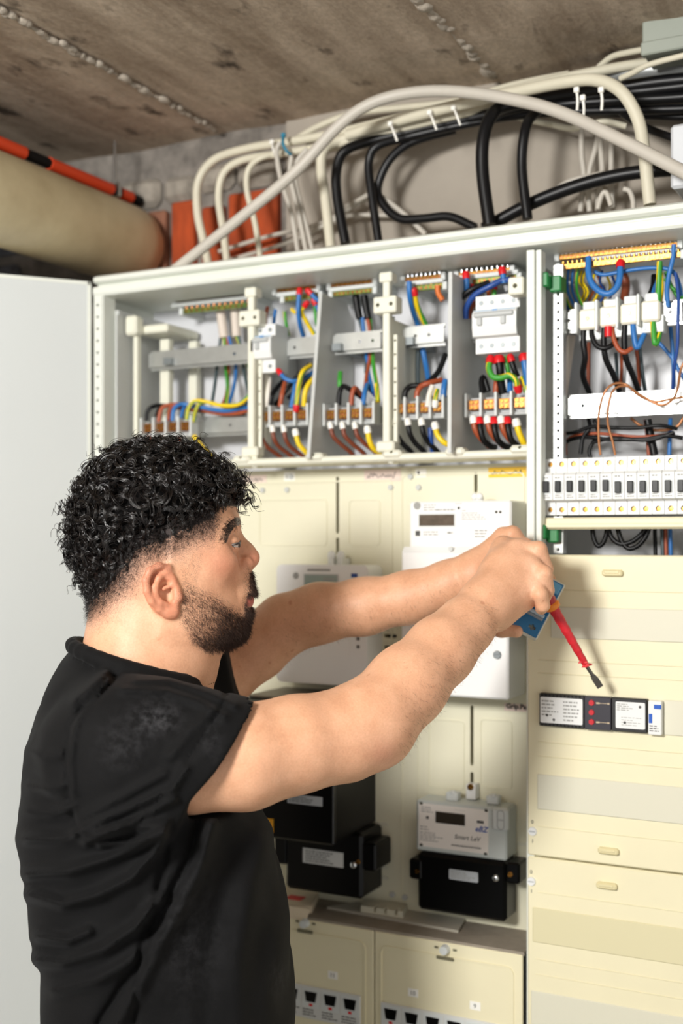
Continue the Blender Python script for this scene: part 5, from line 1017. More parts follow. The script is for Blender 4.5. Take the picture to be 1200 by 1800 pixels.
# nose
body += chain([H(404, 931), H(414, 947), H(430, 968), H(442, 980)], (.0085, .0085, .0105, .0108), .008)
body += [Ell(H(428, 988), (.015, .011, .014), k=.008), Ell(H(428, 990, .0150), (.0112, .0090, .0062), k=.003), Ell(H(428, 990, -.0150), (.0112, .0090, .0062), k=.003)]
body += chain([H(426, 974, .0175), H(418, 986, .0225), H(421, 1000, .0195)], (.0012, .0022, .0020), .004, 's')+chain([H(426, 974, -.0175), H(418, 986, -.0225), H(421, 1000, -.0195)], (.0012, .0022, .0020), .004, 's')
for s in (1, -1): body += [Ell(H(437, 999, .0062*s), (.006, .0045, .003), k=.002, op='s')]
# lips
body += [Ell(H(419, 1030), (.0185, .030, .024), k=.010)]
body += [Ell(H(437, 1040), (.0085, .0065, .020), k=.006), Ell(H(433, 1058), (.0095, .0075, .018), k=.006), Cap(H(452, 1049, -.02), H(452, 1049, .02), .002, .002, .004, 's'), Ell(H(424, 1078), (.014, .007, .02), k=.008)]
# neck and upper trunk (under the shirt)
body += [Cap(H(272, 1050), H(258, 1150), .068, .074, .03), Cap(H(328, 1085), H(285, 1190), .050, .066, .03), Cap(H(230, 1040), H(234, 1140), .041, .053, .03)]
body += [Cap(T(225, 1285, .09), T(250, 1285, -.10), .062, .062, .04), Ell(T(240, 1420), (.110, .16, .15), k=.05)]
# ear
ear = [H(300, 1006, .069), H(293, 996, .074), H(277, 992, .081), H(262, 1000, .086), H(255, 1016, .088), H(257, 1034, .088), H(265, 1051, .086), H(277, 1064, .082), H(291, 1073, .078)]
body += [Ell(H(281, 1033, .076), (.021, .030, .006), R=np.stack([EF*.96+EU*.25, EU*.96-EF*.25, EL]), k=.006)]
body += [Ell(H(288, 1037, .083), (.0120, .0165, .012), k=.0025, op='s'), Ell(H(283, 1012, .086), (.0055, .0075, .006), k=.002, op='s'), Ell(H(267, 1030, .087), (.0025, .022, .004), R=np.stack([EF*.97-EU*.2, EU*.97+EF*.2, EL]), k=.002, op='s')]
body += chain(ear, (.0035, .004, .0046, .0048, .0048, .0046, .0044, .0042, .005), .0025)
body += chain([H(289, 1004, .078), H(277, 1012, .082), H(271, 1026, .084), H(271, 1040, .084), H(279, 1052, .083), H(290, 1057, .081)], (.003, .0036, .004, .004, .0038, .0034), .003)
body += [Ell(H(299, 1068, .076), (.0085, .0095, .006), k=.005), Cap(H(306, 1034, .074), H(310, 1046, .076), .0045, .005, .005), Cap(H(284, 1031, .079), H(299, 1024, .077), .0028, .0028, .003)]
# right arm
ra = [L3(250, 1300, 1.375), L3(330, 1332, 1.378), L3(430, 1330, 1.385), L3(520, 1308, 1.41), L3(605, 1292, 1.435), L3(655, 1268, 1.45), L3(715, 1205, 1.485), L3(775, 1143, 1.525), L3(818, 1100, 1.555), L3(850, 1066, 1.578)]
body += chain(ra, (.058, .060, .0580, .0540, .0520, .0505, .0475, .0415, .0345, .0310), .02)
body += [Ell(L3(668, 1306, 1.455), (.020, .018, .018), R=np.eye(3), k=.03)]
# right hand: metacarpals fan out from the wrist, the fingers close round the screwdriver
wr = L3(856, 1060, 1.580)
mcp = {'i': L3(884, 962, 1.640), 'm': L3(908, 968, 1.615), 'r': L3(927, 995, 1.598), 'p': L3(936, 1028, 1.588)}
body += [Cap(wr, mcp['i'], .028, .0165, .022), Cap(wr, mcp['m'], .028, .0165, .018), Cap(wr, mcp['r'], .028, .0160, .018), Cap(wr+np.array((.004, -.004, 0)), mcp['p'], .026, .0150, .014), Cap(L3(876, 1080, 1.59), L3(922, 1056, 1.595), .020, .014, .014)]
body += [Ell(L3(893, 1015, 1.606), (.034, .036, .018), R=np.eye(3), k=.016)]
def finger(pts, rs, k=.0025): return chain(pts, rs, k)
body += finger([mcp['m'], L3(946, 966, 1.600), L3(959, 1000, 1.607), L3(953, 1032, 1.632)], (.0135, .0115, .0100, .0085))
body += finger([mcp['r'], L3(956, 1008, 1.580), L3(961, 1038, 1.588), L3(953, 1058, 1.618)], (.0130, .0110, .0098, .0085))
body += finger([mcp['p'], L3(949, 1045, 1.572), L3(954, 1064, 1.577), L3(951, 1070, 1.592)], (.0120, .0102, .0092, .0082))
body += finger([mcp['i'], L3(922, 960, 1.648), L3(944, 985, 1.655), L3(948, 1020, 1.660)], (.0135, .0115, .0100, .0085))
body += finger([L3(880, 1050, 1.625), L3(905, 1040, 1.652), L3(930, 1030, 1.668), L3(944, 1048, 1.668)], (.017, .014, .0115, .0095), .008)
for a in ('m', 'r', 'p'): body += [Ell(mcp[a]+np.array((.002, .003, -.007)), (.012, .011, .009), R=np.eye(3), k=.010)]
# left arm
la = [T(300, 1245, -.15), L3(392, 1180, 1.760), L3(450, 1140, 1.775), L3(500, 1098, 1.775), L3(560, 1078, 1.765), L3(640, 1066, 1.750), L3(720, 1050, 1.735), L3(790, 1028, 1.715), L3(838, 1004, 1.700)]
body += chain(la, (.058, .0475, .0440, .0420, .0415, .0390, .0355, .0320, .0275), .02)
lm = L3(886, 946, 1.700)
body += [Cap(L3(836, 1006, 1.70), lm, .026, .0160, .014), Cap(L3(836, 1006, 1.70), L3(900, 965, 1.715), .026, .017, .014), Cap(L3(836, 1010, 1.70), L3(905, 1000, 1.725), .026, .018, .014), Cap(L3(838, 1015, 1.70), L3(900, 1040, 1.730), .026, .018, .014)]
body += finger([lm, L3(900, 940, 1.690), L3(923, 966, 1.692), L3(950, 1000, 1.694)], (.0165, .0130, .0110, .0095))
body += finger([L3(900, 965, 1.715), L3(940, 985, 1.715), L3(965, 1020, 1.705)], (.0140, .0115, .0095)) + finger([L3(905, 1000, 1.725), L3(940, 1020, 1.722), L3(958, 1055, 1.708)], (.0140, .0110, .0092)) + finger([L3(900, 1040, 1.730), L3(925, 1062, 1.722), L3(940, 1085, 1.708)], (.0130, .0105, .0090))
body += finger([L3(850, 1040, 1.705), L3(862, 1080, 1.690), L3(880, 1104, 1.672), L3(908, 1110, 1.660)], (.018, .0145, .0120, .0088), .008)
import time as _t
_t0 = _t.time()
HB = 0.0019
bv, bf = surface(body, HB); bv = relax(bv, bf, 1, .5); bn = vnormals(bv, bf)
print('body', len(bv), len(bf), _t.time()-_t0)
bqx, bqy = pix(bv); rel = bv-HO; hf = (rel@EF)/HS*math.cos(HA)/.985+300; hu = 1000-(rel@EU)/HS; hl = rel@EL
ishead = (hu < 1180) & (hf < 470) & (bv[:, 2] < 1.62) & (np.abs(hl) < .10)
HAIRPOLY = [(445, 890), (425, 893), (400, 890), (382, 893), (366, 912), (345, 922), (322, 928), (300, 942), (262, 956), (238, 965), (222, 985), (205, 1015), (188, 1030), (172, 1046), (160, 1050), (60, 1050), (60, 700), (470, 700), (470, 880)]
HLINE = [(400, 890), (382, 893), (366, 912), (345, 922), (322, 928), (300, 942), (262, 956), (238, 965), (222, 985), (205, 1015), (188, 1030), (168, 1050), (150, 1062)]
inhair = ishead & inpoly(hf, hu, HAIRPOLY)
dl = polydist(hf, hu, HLINE)
def sstep(x, a, b): t = np.clip((x-a)/(b-a), 0, 1); return t*t*(3-2*t)
fade = np.where(inhair, 1., .58*(1-sstep(dl, 0, 66)))*ishead; fade *= np.where((hf > 375) & ~inhair, 1-sstep(hf, 375, 392), 1)
BEARD = [(322, 1022), (340, 1034), (372, 1046), (402, 1066), (424, 1078), (429, 1064), (431, 1046), (432, 1022), (436, 1003), (470, 1003), (470, 1150), (400, 1142), (360, 1138), (335, 1120), (318, 1085), (312, 1050)]
inb = ishead & inpoly(hf, hu, BEARD); db = polydist(hf, hu, BEARD+[BEARD[0]])
bd = np.where(inb, .30+(.06+.22*sstep(hf, 370, 430)+.08*sstep(hu, 1085, 1120))*sstep(db, 0, 16), .30*(1-sstep(db, 0, 14)))*ishead
side = ishead & inpoly(hf, hu, [(318, 935), (352, 925), (350, 990), (338, 1030), (318, 1030), (312, 990)])
bd = np.maximum(bd, np.where(side, .17, 0)); lipm = ishead & (hf > 428) & (hu > 1046) & (hu < 1066) & (np.abs(hl) < .02)
bd = np.where(lipm, 0, bd)
BRP = [(417, 917), (408, 918), (400, 926), (394, 938), (390, 952)]; dbrow = polydist(hf, hu, BRP); brw = np.interp(hu, (912, 925, 940, 955), (7.5, 7, 4.5, 2)); brow = ishead & (np.abs(hl) > .006) & (np.abs(hl) < .062) & (dbrow < brw); bd = np.where(brow, .7, bd)
skin_c = np.array(hx('#e2b08e')); base = np.tile(skin_c, (len(bv), 1))
def tintmix(mask, col, amt):
    global base
    a = (mask*amt)[:, None]; base = base*(1-a)+np.array(hx(col))*a
blob = lambda cx, cy, r: np.exp(-((hf-cx)**2+(hu-cy)**2)/r**2)*ishead
tintmix(np.where(ishead & ~inhair & (hf < 372), 1-sstep(dl, 0, 70), 0), '#bb9886', .75); tintmix(blob(445, 982, 16), '#cf7c62', .55); tintmix(blob(385, 990, 34), '#cf8368', .55)
tintmix((ishead & (hl > .076) & (hf > 245) & (hf < 318) & (hu > 985) & (hu < 1085)).astype(float), '#d98366', .55); tintmix(lipm.astype(float), '#b8625a', .9)
tintmix(np.exp(-((bqx-676)**2+(bqy-1330)**2)/28.**2)*(bv[:, 2] < 1.5), '#dc9a82', .4)
for c_ in (mcp['m'], mcp['r'], mcp['p']): tintmix(np.exp(-((bv-c_)**2).sum(1)/.016**2), '#e3c4b2', .5)
col4 = np.concatenate([base, np.maximum(fade*.95, bd)[:, None]], 1)
def skin_material():
    m = bpy.data.materials.new('skin'); m.use_nodes = True; nt = m.node_tree; b = nt.nodes['Principled BSDF']; L = nt.links.new
    at = nt.nodes.new('ShaderNodeAttribute'); at.attribute_name = 'tone'; tc = nt.nodes.new('ShaderNodeTexCoord')
    def noise(s, d=4): n = nt.nodes.new('ShaderNodeTexNoise'); n.inputs['Scale'].default_value = s; n.inputs['Detail'].default_value = d; L(tc.outputs['Object'], n.inputs['Vector']); return n
    def ramp(n, p0, c0, p1, c1): r = nt.nodes.new('ShaderNodeValToRGB'); e = r.color_ramp.elements; e[0].position = p0; e[0].color = (*c0, 1); e[1].position = p1; e[1].color = (*c1, 1); L(n.outputs[0], r.inputs[0]); return r
    def mix(mode, f, a, c): x = nt.nodes.new('ShaderNodeMix'); x.data_type = 'RGBA'; x.blend_type = mode; (L(f, x.inputs[0]) if not isinstance(f, float) else setattr(x.inputs[0], 'default_value', f)); L(a, x.inputs[6]); L(c, x.inputs[7]); return x.outputs[2]
    c = mix('MULTIPLY', 1., at.outputs['Color'], ramp(noise(38), .3, (.90, .84, .80), .7, (1.04, 1.04, 1.04)).outputs[0])
    c = mix('MULTIPLY', 1., c, ramp(noise(420, 2), .3, (.93, .90, .89), .7, (1.03, 1.03, 1.03)).outputs[0])
    sp = ramp(noise(62, 1), .76, (0, 0, 0), .80, (.35, .35, .35)); rd = nt.nodes.new('ShaderNodeRGB'); rd.outputs[0].default_value = (*hx('#b0603f'), 1); c = mix('MIX', sp.outputs[0], c, rd.outputs[0])
    # cropped hair stipple: density follows the mask
    st = nt.nodes.new('ShaderNodeTexNoise'); st.inputs['Scale'].default_value = 900; st.inputs['Detail'].default_value = 2; L(tc.outputs['Object'], st.inputs['Vector'])
    ad = nt.nodes.new('ShaderNodeMath'); ad.operation = 'MULTIPLY_ADD'; L(at.outputs['Alpha'], ad.inputs[0]); ad.inputs[1].default_value = .78; L(st.outputs[0], ad.inputs[2])
    rr = nt.nodes.new('ShaderNodeMapRange'); rr.inputs[1].default_value = .62; rr.inputs[2].default_value = 1.05; L(ad.outputs[0], rr.inputs[0])
    mm = nt.nodes.new('ShaderNodeMath'); mm.operation = 'MULTIPLY'; L(rr.outputs[0], mm.inputs[0]); gt = nt.nodes.new('ShaderNodeMath'); gt.operation = 'GREATER_THAN'; L(at.outputs['Alpha'], gt.inputs[0]); gt.inputs[1].default_value = .02; L(gt.outputs[0], mm.inputs[1])
    dk = nt.nodes.new('ShaderNodeRGB'); dk.outputs[0].default_value = (*hx('#2a1e1a'), 1); c = mix('MIX', mm.outputs[0], c, dk.outputs[0])
    L(c, b.inputs['Base Color']); b.inputs['Roughness'].default_value = .48; b.inputs['Specular IOR Level'].default_value = .35
    b.inputs['Subsurface Weight'].default_value = .12; b.inputs['Subsurface Radius'].default_value = (1, .35, .2); b.inputs['Subsurface Scale'].default_value = .006
    bp = nt.nodes.new('ShaderNodeBump'); bp.inputs['Strength'].default_value = .22; bp.inputs['Distance'].default_value = .0012; L(noise(330, 4).outputs[0], bp.inputs['Height']); L(bp.outputs[0], b.inputs['Normal'])
    return m
skin = skin_material()
np_mesh('body', bv, bf, [skin], person, col4)
# ---------------------------------------------------------------- t-shirt
SEC = np.array([  # py, back px, front px, half breadth
    (1115, 150, 310, .075), (1135, 132, 328, .090), (1161, 111, 346, .104), (1185, 97, 354, .126), (1215, 82, 364, .153), (1250, 68, 376, .178), (1310, 53, 402, .205), (1380, 45, 436, .205), (1450, 42, 466, .20), (1520, 47, 487, .195), (1600, 62, 504, .19), (1680, 74, 511, .187), (1760, 80, 513, .186), (1900, 84, 512, .186), (1990, 86, 510, .186)], float)
def torso(p, grow=0.):
    r = p-TO; f = (r@EF)/TS*math.cos(HA)/.985+270; y = 1400-(r@EU)/TS; l = r@EL
    b0 = np.interp(y, SEC[:, 0], SEC[:, 1]); f0 = np.interp(y, SEC[:, 0], SEC[:, 2]); lh = np.interp(y, SEC[:, 0], SEC[:, 3])+grow
    c = (b0+f0)/2; a = (f0-b0)/2*TS+grow; q = (np.abs((f-c)*TS/a)**2.3+np.abs(l/lh)**2.3)**(1/2.3)
    d = (q-1)*np.minimum(a, lh)*.9; return np.maximum(d, (1118-y)*TS*.7)
FOLDS = [  # pixel polyline in the side view, amplitude (m), width (px)
    ([(44, 1474), (110, 1474), (180, 1462), (250, 1454), (292, 1448)], .007, 11), ([(48, 1536), (120, 1531), (190, 1510), (240, 1488), (288, 1462)], .008, 10), ([(52, 1572), (110, 1590), (170, 1574), (230, 1545), (270, 1502), (292, 1472)], .008, 10),
    ([(66, 1646), (120, 1654), (156, 1638)], .007, 9), ([(66, 1686), (110, 1691), (180, 1670), (240, 1630), (282, 1578)], .009, 11), ([(175, 1486), (240, 1478), (288, 1462)], .006, 7), ([(95, 1740), (170, 1722), (230, 1690), (270, 1650)], .006, 12),
    ([(348, 1450), (336, 1505), (300, 1575), (245, 1690), (175, 1800)], -.006, 9), ([(372, 1450), (352, 1520), (318, 1590), (262, 1700), (200, 1810)], .008, 14), ([(300, 1455), (286, 1520), (272, 1600), (262, 1640)], -.005, 7),
    ([(130, 1462), (220, 1425), (300, 1388), (325, 1350)], .006, 9), ([(150, 1482), (240, 1440), (305, 1405)], .006, 8), ([(140, 1440), (215, 1402), (290, 1360)], .004, 9), ([(240, 1196), (300, 1196), (360, 1216), (415, 1240)], .005, 8), ([(215, 1212), (290, 1214), (345, 1232), (395, 1258)], .005, 8), ([(300, 1330), (335, 1285), (372, 1248)], .004, 9), ([(185, 1182), (160, 1208), (130, 1232)], .004, 8), ([(205, 1190), (176, 1222), (140, 1252)], -.004, 6),
    ([(192, 1188), (158, 1228), (122, 1275), (114, 1340), (121, 1402), (139, 1468)], -.0022, 4), ([(190, 1196), (152, 1238), (132, 1280), (124, 1340), (130, 1395)], .003, 6), ([(55, 1320), (80, 1330), (108, 1325)], .003, 10), ([(50, 1380), (85, 1388), (114, 1380)], .003, 9), ([(48, 1425), (90, 1430), (125, 1420)], .004, 9),
    ([(470, 1460), (440, 1560), (420, 1680), (418, 1800)], .004, 22), ([(400, 1500), (380, 1600), (365, 1720), (360, 1800)], -.003, 20), ([(255, 1620), (240, 1720), (236, 1800)], -.004, 5)]
def folds(p):
    x, y = pix(p); out = np.zeros(x.shape)
    near = sstep(1.60-p[..., 2], 0, .06)
    for pl, am, wd in FOLDS:
        a = np.array(pl); m = (x > a[:, 0].min()-3*wd) & (x < a[:, 0].max()+3*wd) & (y > a[:, 1].min()-3*wd) & (y < a[:, 1].max()+3*wd)
        if m.any(): out[m] += 1.7*am*np.exp(-(polydist(x[m], y[m], pl)/wd)**2)
    n = .0016*np.sin(p[..., 1]*61+p[..., 0]*23+2*np.sin(p[..., 2]*31))+.0012*np.sin(p[..., 0]*83-p[..., 1]*37+p[..., 2]*19)
    return out*near+n
big = (np.array((-.6, -.75, 1.2)), np.array((.2, .1, 2.0)))
pc = L3(368, 1342, 1.375); pn = np.array((.80, -.60, .12)); pn /= np.linalg.norm(pn)
def sleeve_r(p):
    a, b = L3(222, 1322, 1.378), L3(520, 1352, 1.385); ab = b-a; pa = p-a; t = np.clip((pa@ab)/(ab@ab), 0, 1); d = np.linalg.norm(pa-t[..., None]*ab, axis=-1)-(.088-.018*t)
    e = (p-pc)@pn; band = np.where((e > -.030), .0032, 0.)-.0035*np.exp(-((e+.031)/.0025)**2); d = d-band*sstep(e, -.06, -.03)
    return smax(d, e, .003)
plc = L3(396, 1182, 1.755)+np.array((.018, 0, 0)); pln = np.array((.97, .22, 0)); pln /= np.linalg.norm(pln)
def sleeve_l(p):
    a, b = T(275, 1240, -.14), L3(460, 1150, 1.775); ab = b-a; pa = p-a; t = np.clip((pa@ab)/(ab@ab), 0, 1); d = np.linalg.norm(pa-t[..., None]*ab, axis=-1)-(.085-.022*t)
    return smax(d, (p-plc)@pln, .003)
shirt = [Fn(torso, (-.55, -.80, 1.25), (.05, -.10, 1.85), k=.02), Cap(T(215, 1290, .115), T(232, 1275, -.13), .070, .072, .05), Fn(sleeve_r, L3(180, 1480, 1.25), L3(470, 1160, 1.50), k=.028), Fn(sleeve_l, T(200, 1360, -.05), L3(450, 1080, 1.90), k=.03)]
shirt[3].lo = np.minimum(T(200, 1360, -.28), L3(200, 1360, 1.6)); shirt[3].hi = np.array((L3(450, 1100, 1.9)[0], L3(300, 1080, 1.5)[1], 1.92)); shirt[2].lo = np.array((L3(150, 1480, 1.40)[0], L3(150, 1500, 1.4)[1], 1.24)); shirt[2].hi = np.array((L3(480, 1200, 1.40)[0], L3(150, 1150, 1.4)[1], 1.50))
shirt += [Fn(folds, *big, op='disp')]
# neck opening: cut along the neck, then a ribbed collar round it
shirt += [Fn(lambda p: (1134+((((p-HO)@EF)/HS*math.cos(HA)/.985+300)-135)*.30-(1000-((p-HO)@EU)/HS))*HS*.93-4*np.maximum(np.abs((p-HO)@EL)-.115, 0)-4*np.maximum(((p-HO)@EF)-.045, 0), HO+np.array((-.26, -.3, -.13)), HO+np.array((.06, .2, .14)), k=.004, op='i')]
cr = []
for k in range(33):
    a = 2*math.pi*k/32; f = math.cos(a); l = math.sin(a); cr.append(H(241+109*f, 1164+33*f, .0935*l))
shirt += chain(cr, [.0075]*33, .010)
# hollow sleeves
shirt += [Cap(L3(335, 1335, 1.380), L3(600, 1325, 1.39), .0675, .066, .003, 's'), Cap(L3(385, 1188, 1.758), L3(520, 1092, 1.775), .0545, .052, .003, 's')]
sv, sfc = surface(shirt, .0034, lo=(-.56, -.78, 1.22), hi=(-.05, .0, 1.93)); sv = relax(sv, sfc, 1, .5)
def shirt_material():
    m = mat('black_cotton', '#101011', .85, spec=.22, bump=.25, bscale=900); nt = m.node_tree; b = nt.nodes['Principled BSDF']; L = nt.links.new
    at = nt.nodes.new('ShaderNodeAttribute'); at.attribute_name = 'tone'; tc = nt.nodes.new('ShaderNodeTexCoord'); n = nt.nodes.new('ShaderNodeTexNoise'); n.inputs['Scale'].default_value = 90; n.inputs['Detail'].default_value = 8; n.inputs['Roughness'].default_value = .7; L(tc.outputs['Object'], n.inputs['Vector'])
    mu = nt.nodes.new('ShaderNodeMath'); mu.operation = 'MULTIPLY'; L(at.outputs['Fac'], mu.inputs[0]); r = nt.nodes.new('ShaderNodeMapRange'); r.inputs[1].default_value = .42; r.inputs[2].default_value = .75; L(n.outputs[0], r.inputs[0]); L(r.outputs[0], mu.inputs[1])
    x = nt.nodes.new('ShaderNodeMix'); x.data_type = 'RGBA'; x.inputs[6].default_value = (*hx('#080809'), 1); x.inputs[7].default_value = (*hx('#48484b'), 1); L(mu.outputs[0], x.inputs[0]); L(x.outputs[2], b.inputs['Base Color'])
    b.inputs['Sheen Weight'].default_value = .03; b.inputs['Sheen Roughness'].default_value = .5; b.inputs['Sheen Tint'].default_value = (.6, .6, .62, 1)
    return m
sx, sy = pix(sv)
dust = np.exp(-((sx-275)/38)**2-((sy-1262)/26)**2)*1.0+.35*np.exp(-((sx-215)/40)**2-((sy-1310)/40)**2)+.25*np.exp(-((sx-330)/60)**2-((sy-1640)/120)**2)+.45*np.exp(-((sx-490)/14)**2-((sy-1720)/30)**2)+.4*np.exp(-((sx-372)/18)**2-((sy-1300)/30)**2)
dust *= sv[:, 2] < 1.6
np_mesh('t_shirt', sv, sfc, [shirt_material()], person, np.repeat(dust[:, None], 3, 1), label='black crew neck t-shirt with chalky dust on the shoulder')
# trousers and shoes (below the picture)
def leg(lat):
    return [Cap(T(295, 1880, lat*.55), T(300, 2100, lat), .105, .095, .05), Cap(T(300, 2100, lat), T(305, 2700, lat*1.1), .095, .068, .04), Cap(T(305, 2700, lat*1.1), TO*np.array((1, 0, 1))+EF*.03+EL*lat*1.15+np.array((0, -1.62+.10, 0)), .068, .062, .04)]
tr = [Ell(T(293, 1900), (.150, .13, .175), k=.05)]+leg(.11)+leg(-.11)
tv, tf = surface(tr, .009); np_mesh('trousers', relax(tv, tf, 2), tf, [M('denim_dark', '#23262d', .85, var=.2, vscale=60)], person)
for s in (1, -1):
    c = TO*np.array((1, 0, 1))+EF*.03+EL*s*.1265+np.array((0, -1.62, 0)); sh = [Cap(c+np.array((0, .05, 0))-EF*.04, c+np.array((0, .042, 0))+EF*.15, .045, .040, .02), Cap(c+np.array((0, .10, 0)), c+np.array((0, .05, 0)), .058, .05, .03), Fn(lambda p, c=c: (c[1]+.001)-p[..., 1], c-1, c+1, k=.004, op='i')]
    v_, f_ = surface(sh, .006); np_mesh('shoe', v_, f_, [M('shoe_black', '#1a1a1a', .6)], person)
# ---------------------------------------------------------------- eyes, brows, beard, hair
for s in (1, -1):
    mb_ = MB(); c = H(399.5, 957, .031*s); mb_.ell((0, 0, 0), (.0122, .0122, .0122), 20, 14); V = np.array(mb_.v)+c; F = np.array([f for f in mb_.f]); eo = np_mesh('eye', V, F, [M('eye_white', '#d3cac3', .3)], person)
    mb_ = MB(); mb_.ell((0, 0, 0), (.0072, .0072, .0072), 16, 10); V = np.array(mb_.v)@HR*np.array((1., 1., 1.))+c+EF*.0068; np_mesh('iris', V, F[:0] if False else np.array(mb_.f), [M('iris_brown', '#2b1a10', .15)], person)
hair_m = bpy.data.materials.new('black_hair'); hair_m.use_nodes = True; hb = hair_m.node_tree.nodes['Principled BSDF']; hb.inputs['Base Color'].default_value = (*hx('#130e0c'), 1); hb.inputs['Roughness'].default_value = .23; hb.inputs['Specular IOR Level'].default_value = .85
beard_m = M('beard_hair', '#3c281e', .5); rng = np.random.default_rng(11)
def place_hairs(idx, L0, L1, dirf, curl, K=4):
    p0 = bv[idx]; n = bn[idx]; S = len(idx); Lh = rng.uniform(L0, L1, S)[:, None]; d = dirf(p0, n); d /= np.linalg.norm(d, axis=1, keepdims=True)+1e-9; j = rng.normal(0, curl, (S, 3)); pts = []
    for k in range(K):
        t = k/(K-1); pts.append(p0-n*.0008+d*Lh*t+j*Lh*t*t)
    return np.stack(pts, 1)
def face_dir(p, n): return n*.45-EU*.85+EF*.25+rng.normal(0, .25, p.shape)
w_b = np.where(inb, (.16+.84*sstep(hf, 345, 425)*sstep(db, 0, 12)+.4*sstep(hu, 1095, 1125)), 0); w_b = np.where(ishead & inpoly(hf, hu, [(437, 1004), (434, 1022), (432, 1042), (427, 1060), (424, 1078), (434, 1074), (437, 1052), (441, 1045), (475, 1046), (475, 1004)]), 1.3, w_b); w_b = np.where(ishead & (hf > 428) & (hu > 1066) & (hu < 1128), 1.3, w_b); w_b = np.where(lipm, 0, w_b); w_b[hl < -.065] = 0
idx = rng.choice(len(bv), 11500, p=w_b/w_b.sum()); V, F = strands(place_hairs(idx, .004, .009, face_dir, .18), .00020, .00007); np_mesh('beard', V, F, [beard_m], person, kind='stuff', label='short dark brown full beard and moustache')
bp_ = [(417, 917), (408, 918), (400, 926), (394, 938), (390, 952)]
w_ = brow.astype(float)
if w_.sum() > 0:
    for s in (1, -1):
        ws = w_*(hl*s > 0); idx = rng.choice(len(bv), 1500, p=ws/ws.sum()); V, F = strands(place_hairs(idx, .006, .010, lambda p, n: n*.35-EF*.75-EU*.2+rng.normal(0, .2, p.shape), .1), .00034, .00012); np_mesh('eyebrow', V, F, [hair_m], person, kind='stuff')
for s in (1, -1):
    pts = []
    for k in range(110):
        t = k/109; a = H(410-8*t, 955+4*t, (.019+.024*t)*s); up = -1 if k % 3 == 0 else .45; L_ = .009 if up > 0 else .005; d = EF*.85+EU*up*.45+EL*s*.25*(t-.2)+rng.normal(0, .1, 3); pts.append([a, a+d*L_*.5, a+d*L_+EU*.0015*up])
    V, F = strands(np.array(pts), .0004, .00015); np_mesh('eyelashes', V, F, [hair_m], person, kind='stuff')
# forearm hair
fa = ((bqx > 700) & (bv[:, 2] < 1.60) & (bqy > 1030) & (bqx < 872)) | ((bqx > 500) & (bqx < 835) & (bv[:, 2] > 1.64)); w_ = fa*(.3+.7*(bn[:, 1] > -.4)); idx = rng.choice(len(bv), 3800, p=w_/w_.sum())
V, F = strands(place_hairs(idx, .0045, .0085, lambda p, n: n*.25+np.array((.45, -.75, 0))+rng.normal(0, .3, p.shape), .2), .00009, .00004); np_mesh('arm_hair', V, F, [M('arm_hair', '#5a3a28', .5)], person, kind='stuff')
# cropped hair below the curls
w_ = np.where(ishead & ~inhair & (hf < 372) & (hl > -.02), np.clip(1-dl/34, 0, 1)**1.6, 0)+np.where(inhair & (dl < 26), 1.3, 0)*(hf < 385); w_[(hl > .074) & (hf > 250)] = 0
idx = rng.choice(len(bv), 9000, p=w_/w_.sum()); V, F = strands(place_hairs(idx, .003, .008, lambda p, n: n*.5-EU*.7-EF*.35+rng.normal(0, .22, p.shape), .12, 3), .00018, .00008); np_mesh('cropped_hair', V, F, [hair_m], person, kind='stuff')
# curly hair: a dark lumpy cap under locks of spiralling strands
HP2 = [(436, 892), (418, 884), (398, 886), (380, 893), (364, 910), (345, 919), (322, 926), (300, 940), (262, 953), (236, 962), (218, 984), (200, 1012), (182, 1026), (166, 1040), (152, 1030), (60, 990), (60, 700), (470, 700), (470, 880)]
def cap_f(p):
    r = p-HO; f = (r@EF)/HS*math.cos(HA)/.985+300; y = 1000-(r@EU)/HS
    q = (p-H(281, 910))@HR.T; rad = np.array((.106, .093, .080)); k0 = np.linalg.norm(q/rad, axis=-1); k1 = np.linalg.norm(q/rad**2, axis=-1)+1e-9; d = k0*(k0-1)/k1
    d = d+.0035*np.sin(p[..., 0]*310)*np.sin(p[..., 1]*290+1)*np.sin(p[..., 2]*300+2)
    low = np.interp(f, [140, 165, 200, 236, 300, 345, 380, 400, 440], [1010, 1006, 984, 954, 936, 916, 890, 878, 876]); e = (y-low)*HS*.8; return smax(d, e, .02)
cap = [Fn(cap_f, HO+np.array((-.25, -.1, -.2)), HO+np.array((.2, .3, .2)), k=.002), Ell(H(234, 962), (.072, .060, .070), k=.02), Fn(lambda p: cap_f(p)*0+((1000-((p-HO)@EU)/HS)-np.interp(((p-HO)@EF)/HS*math.cos(HA)/.985+300, [130, 165, 200, 236, 300, 345, 380, 400, 440], [1000, 1004, 982, 952, 934, 914, 888, 876, 874]))*HS*.75, HO-.4, HO+.4, k=.015, op='i')]
cv, cf = surface(cap, .003, lo=HO+np.array((-.16, -.06, -.12)), hi=HO+np.array((.14, .20, .13))); cv = relax(cv, cf, 1); np_mesh('hair_base', cv, cf, [M('hair_base', '#060505', .8, spec=.1)], person)
cn = vnormals(cv, cf); c_f = ((cv-HO)@EF)/HS*math.cos(HA)/.985+300; c_y = 1000-((cv-HO)@EU)/HS; c_l = (cv-HO)@EL
low = np.interp(c_f, [130, 165, 200, 236, 300, 345, 380, 400, 440], [1008, 1012, 990, 956, 938, 918, 892, 880, 878])
xi = np.where(inhair & (hf < 400) & (hu > 925) & (hl > -.075))[0]; xi = xi[::3]; nb_ = len(cv)
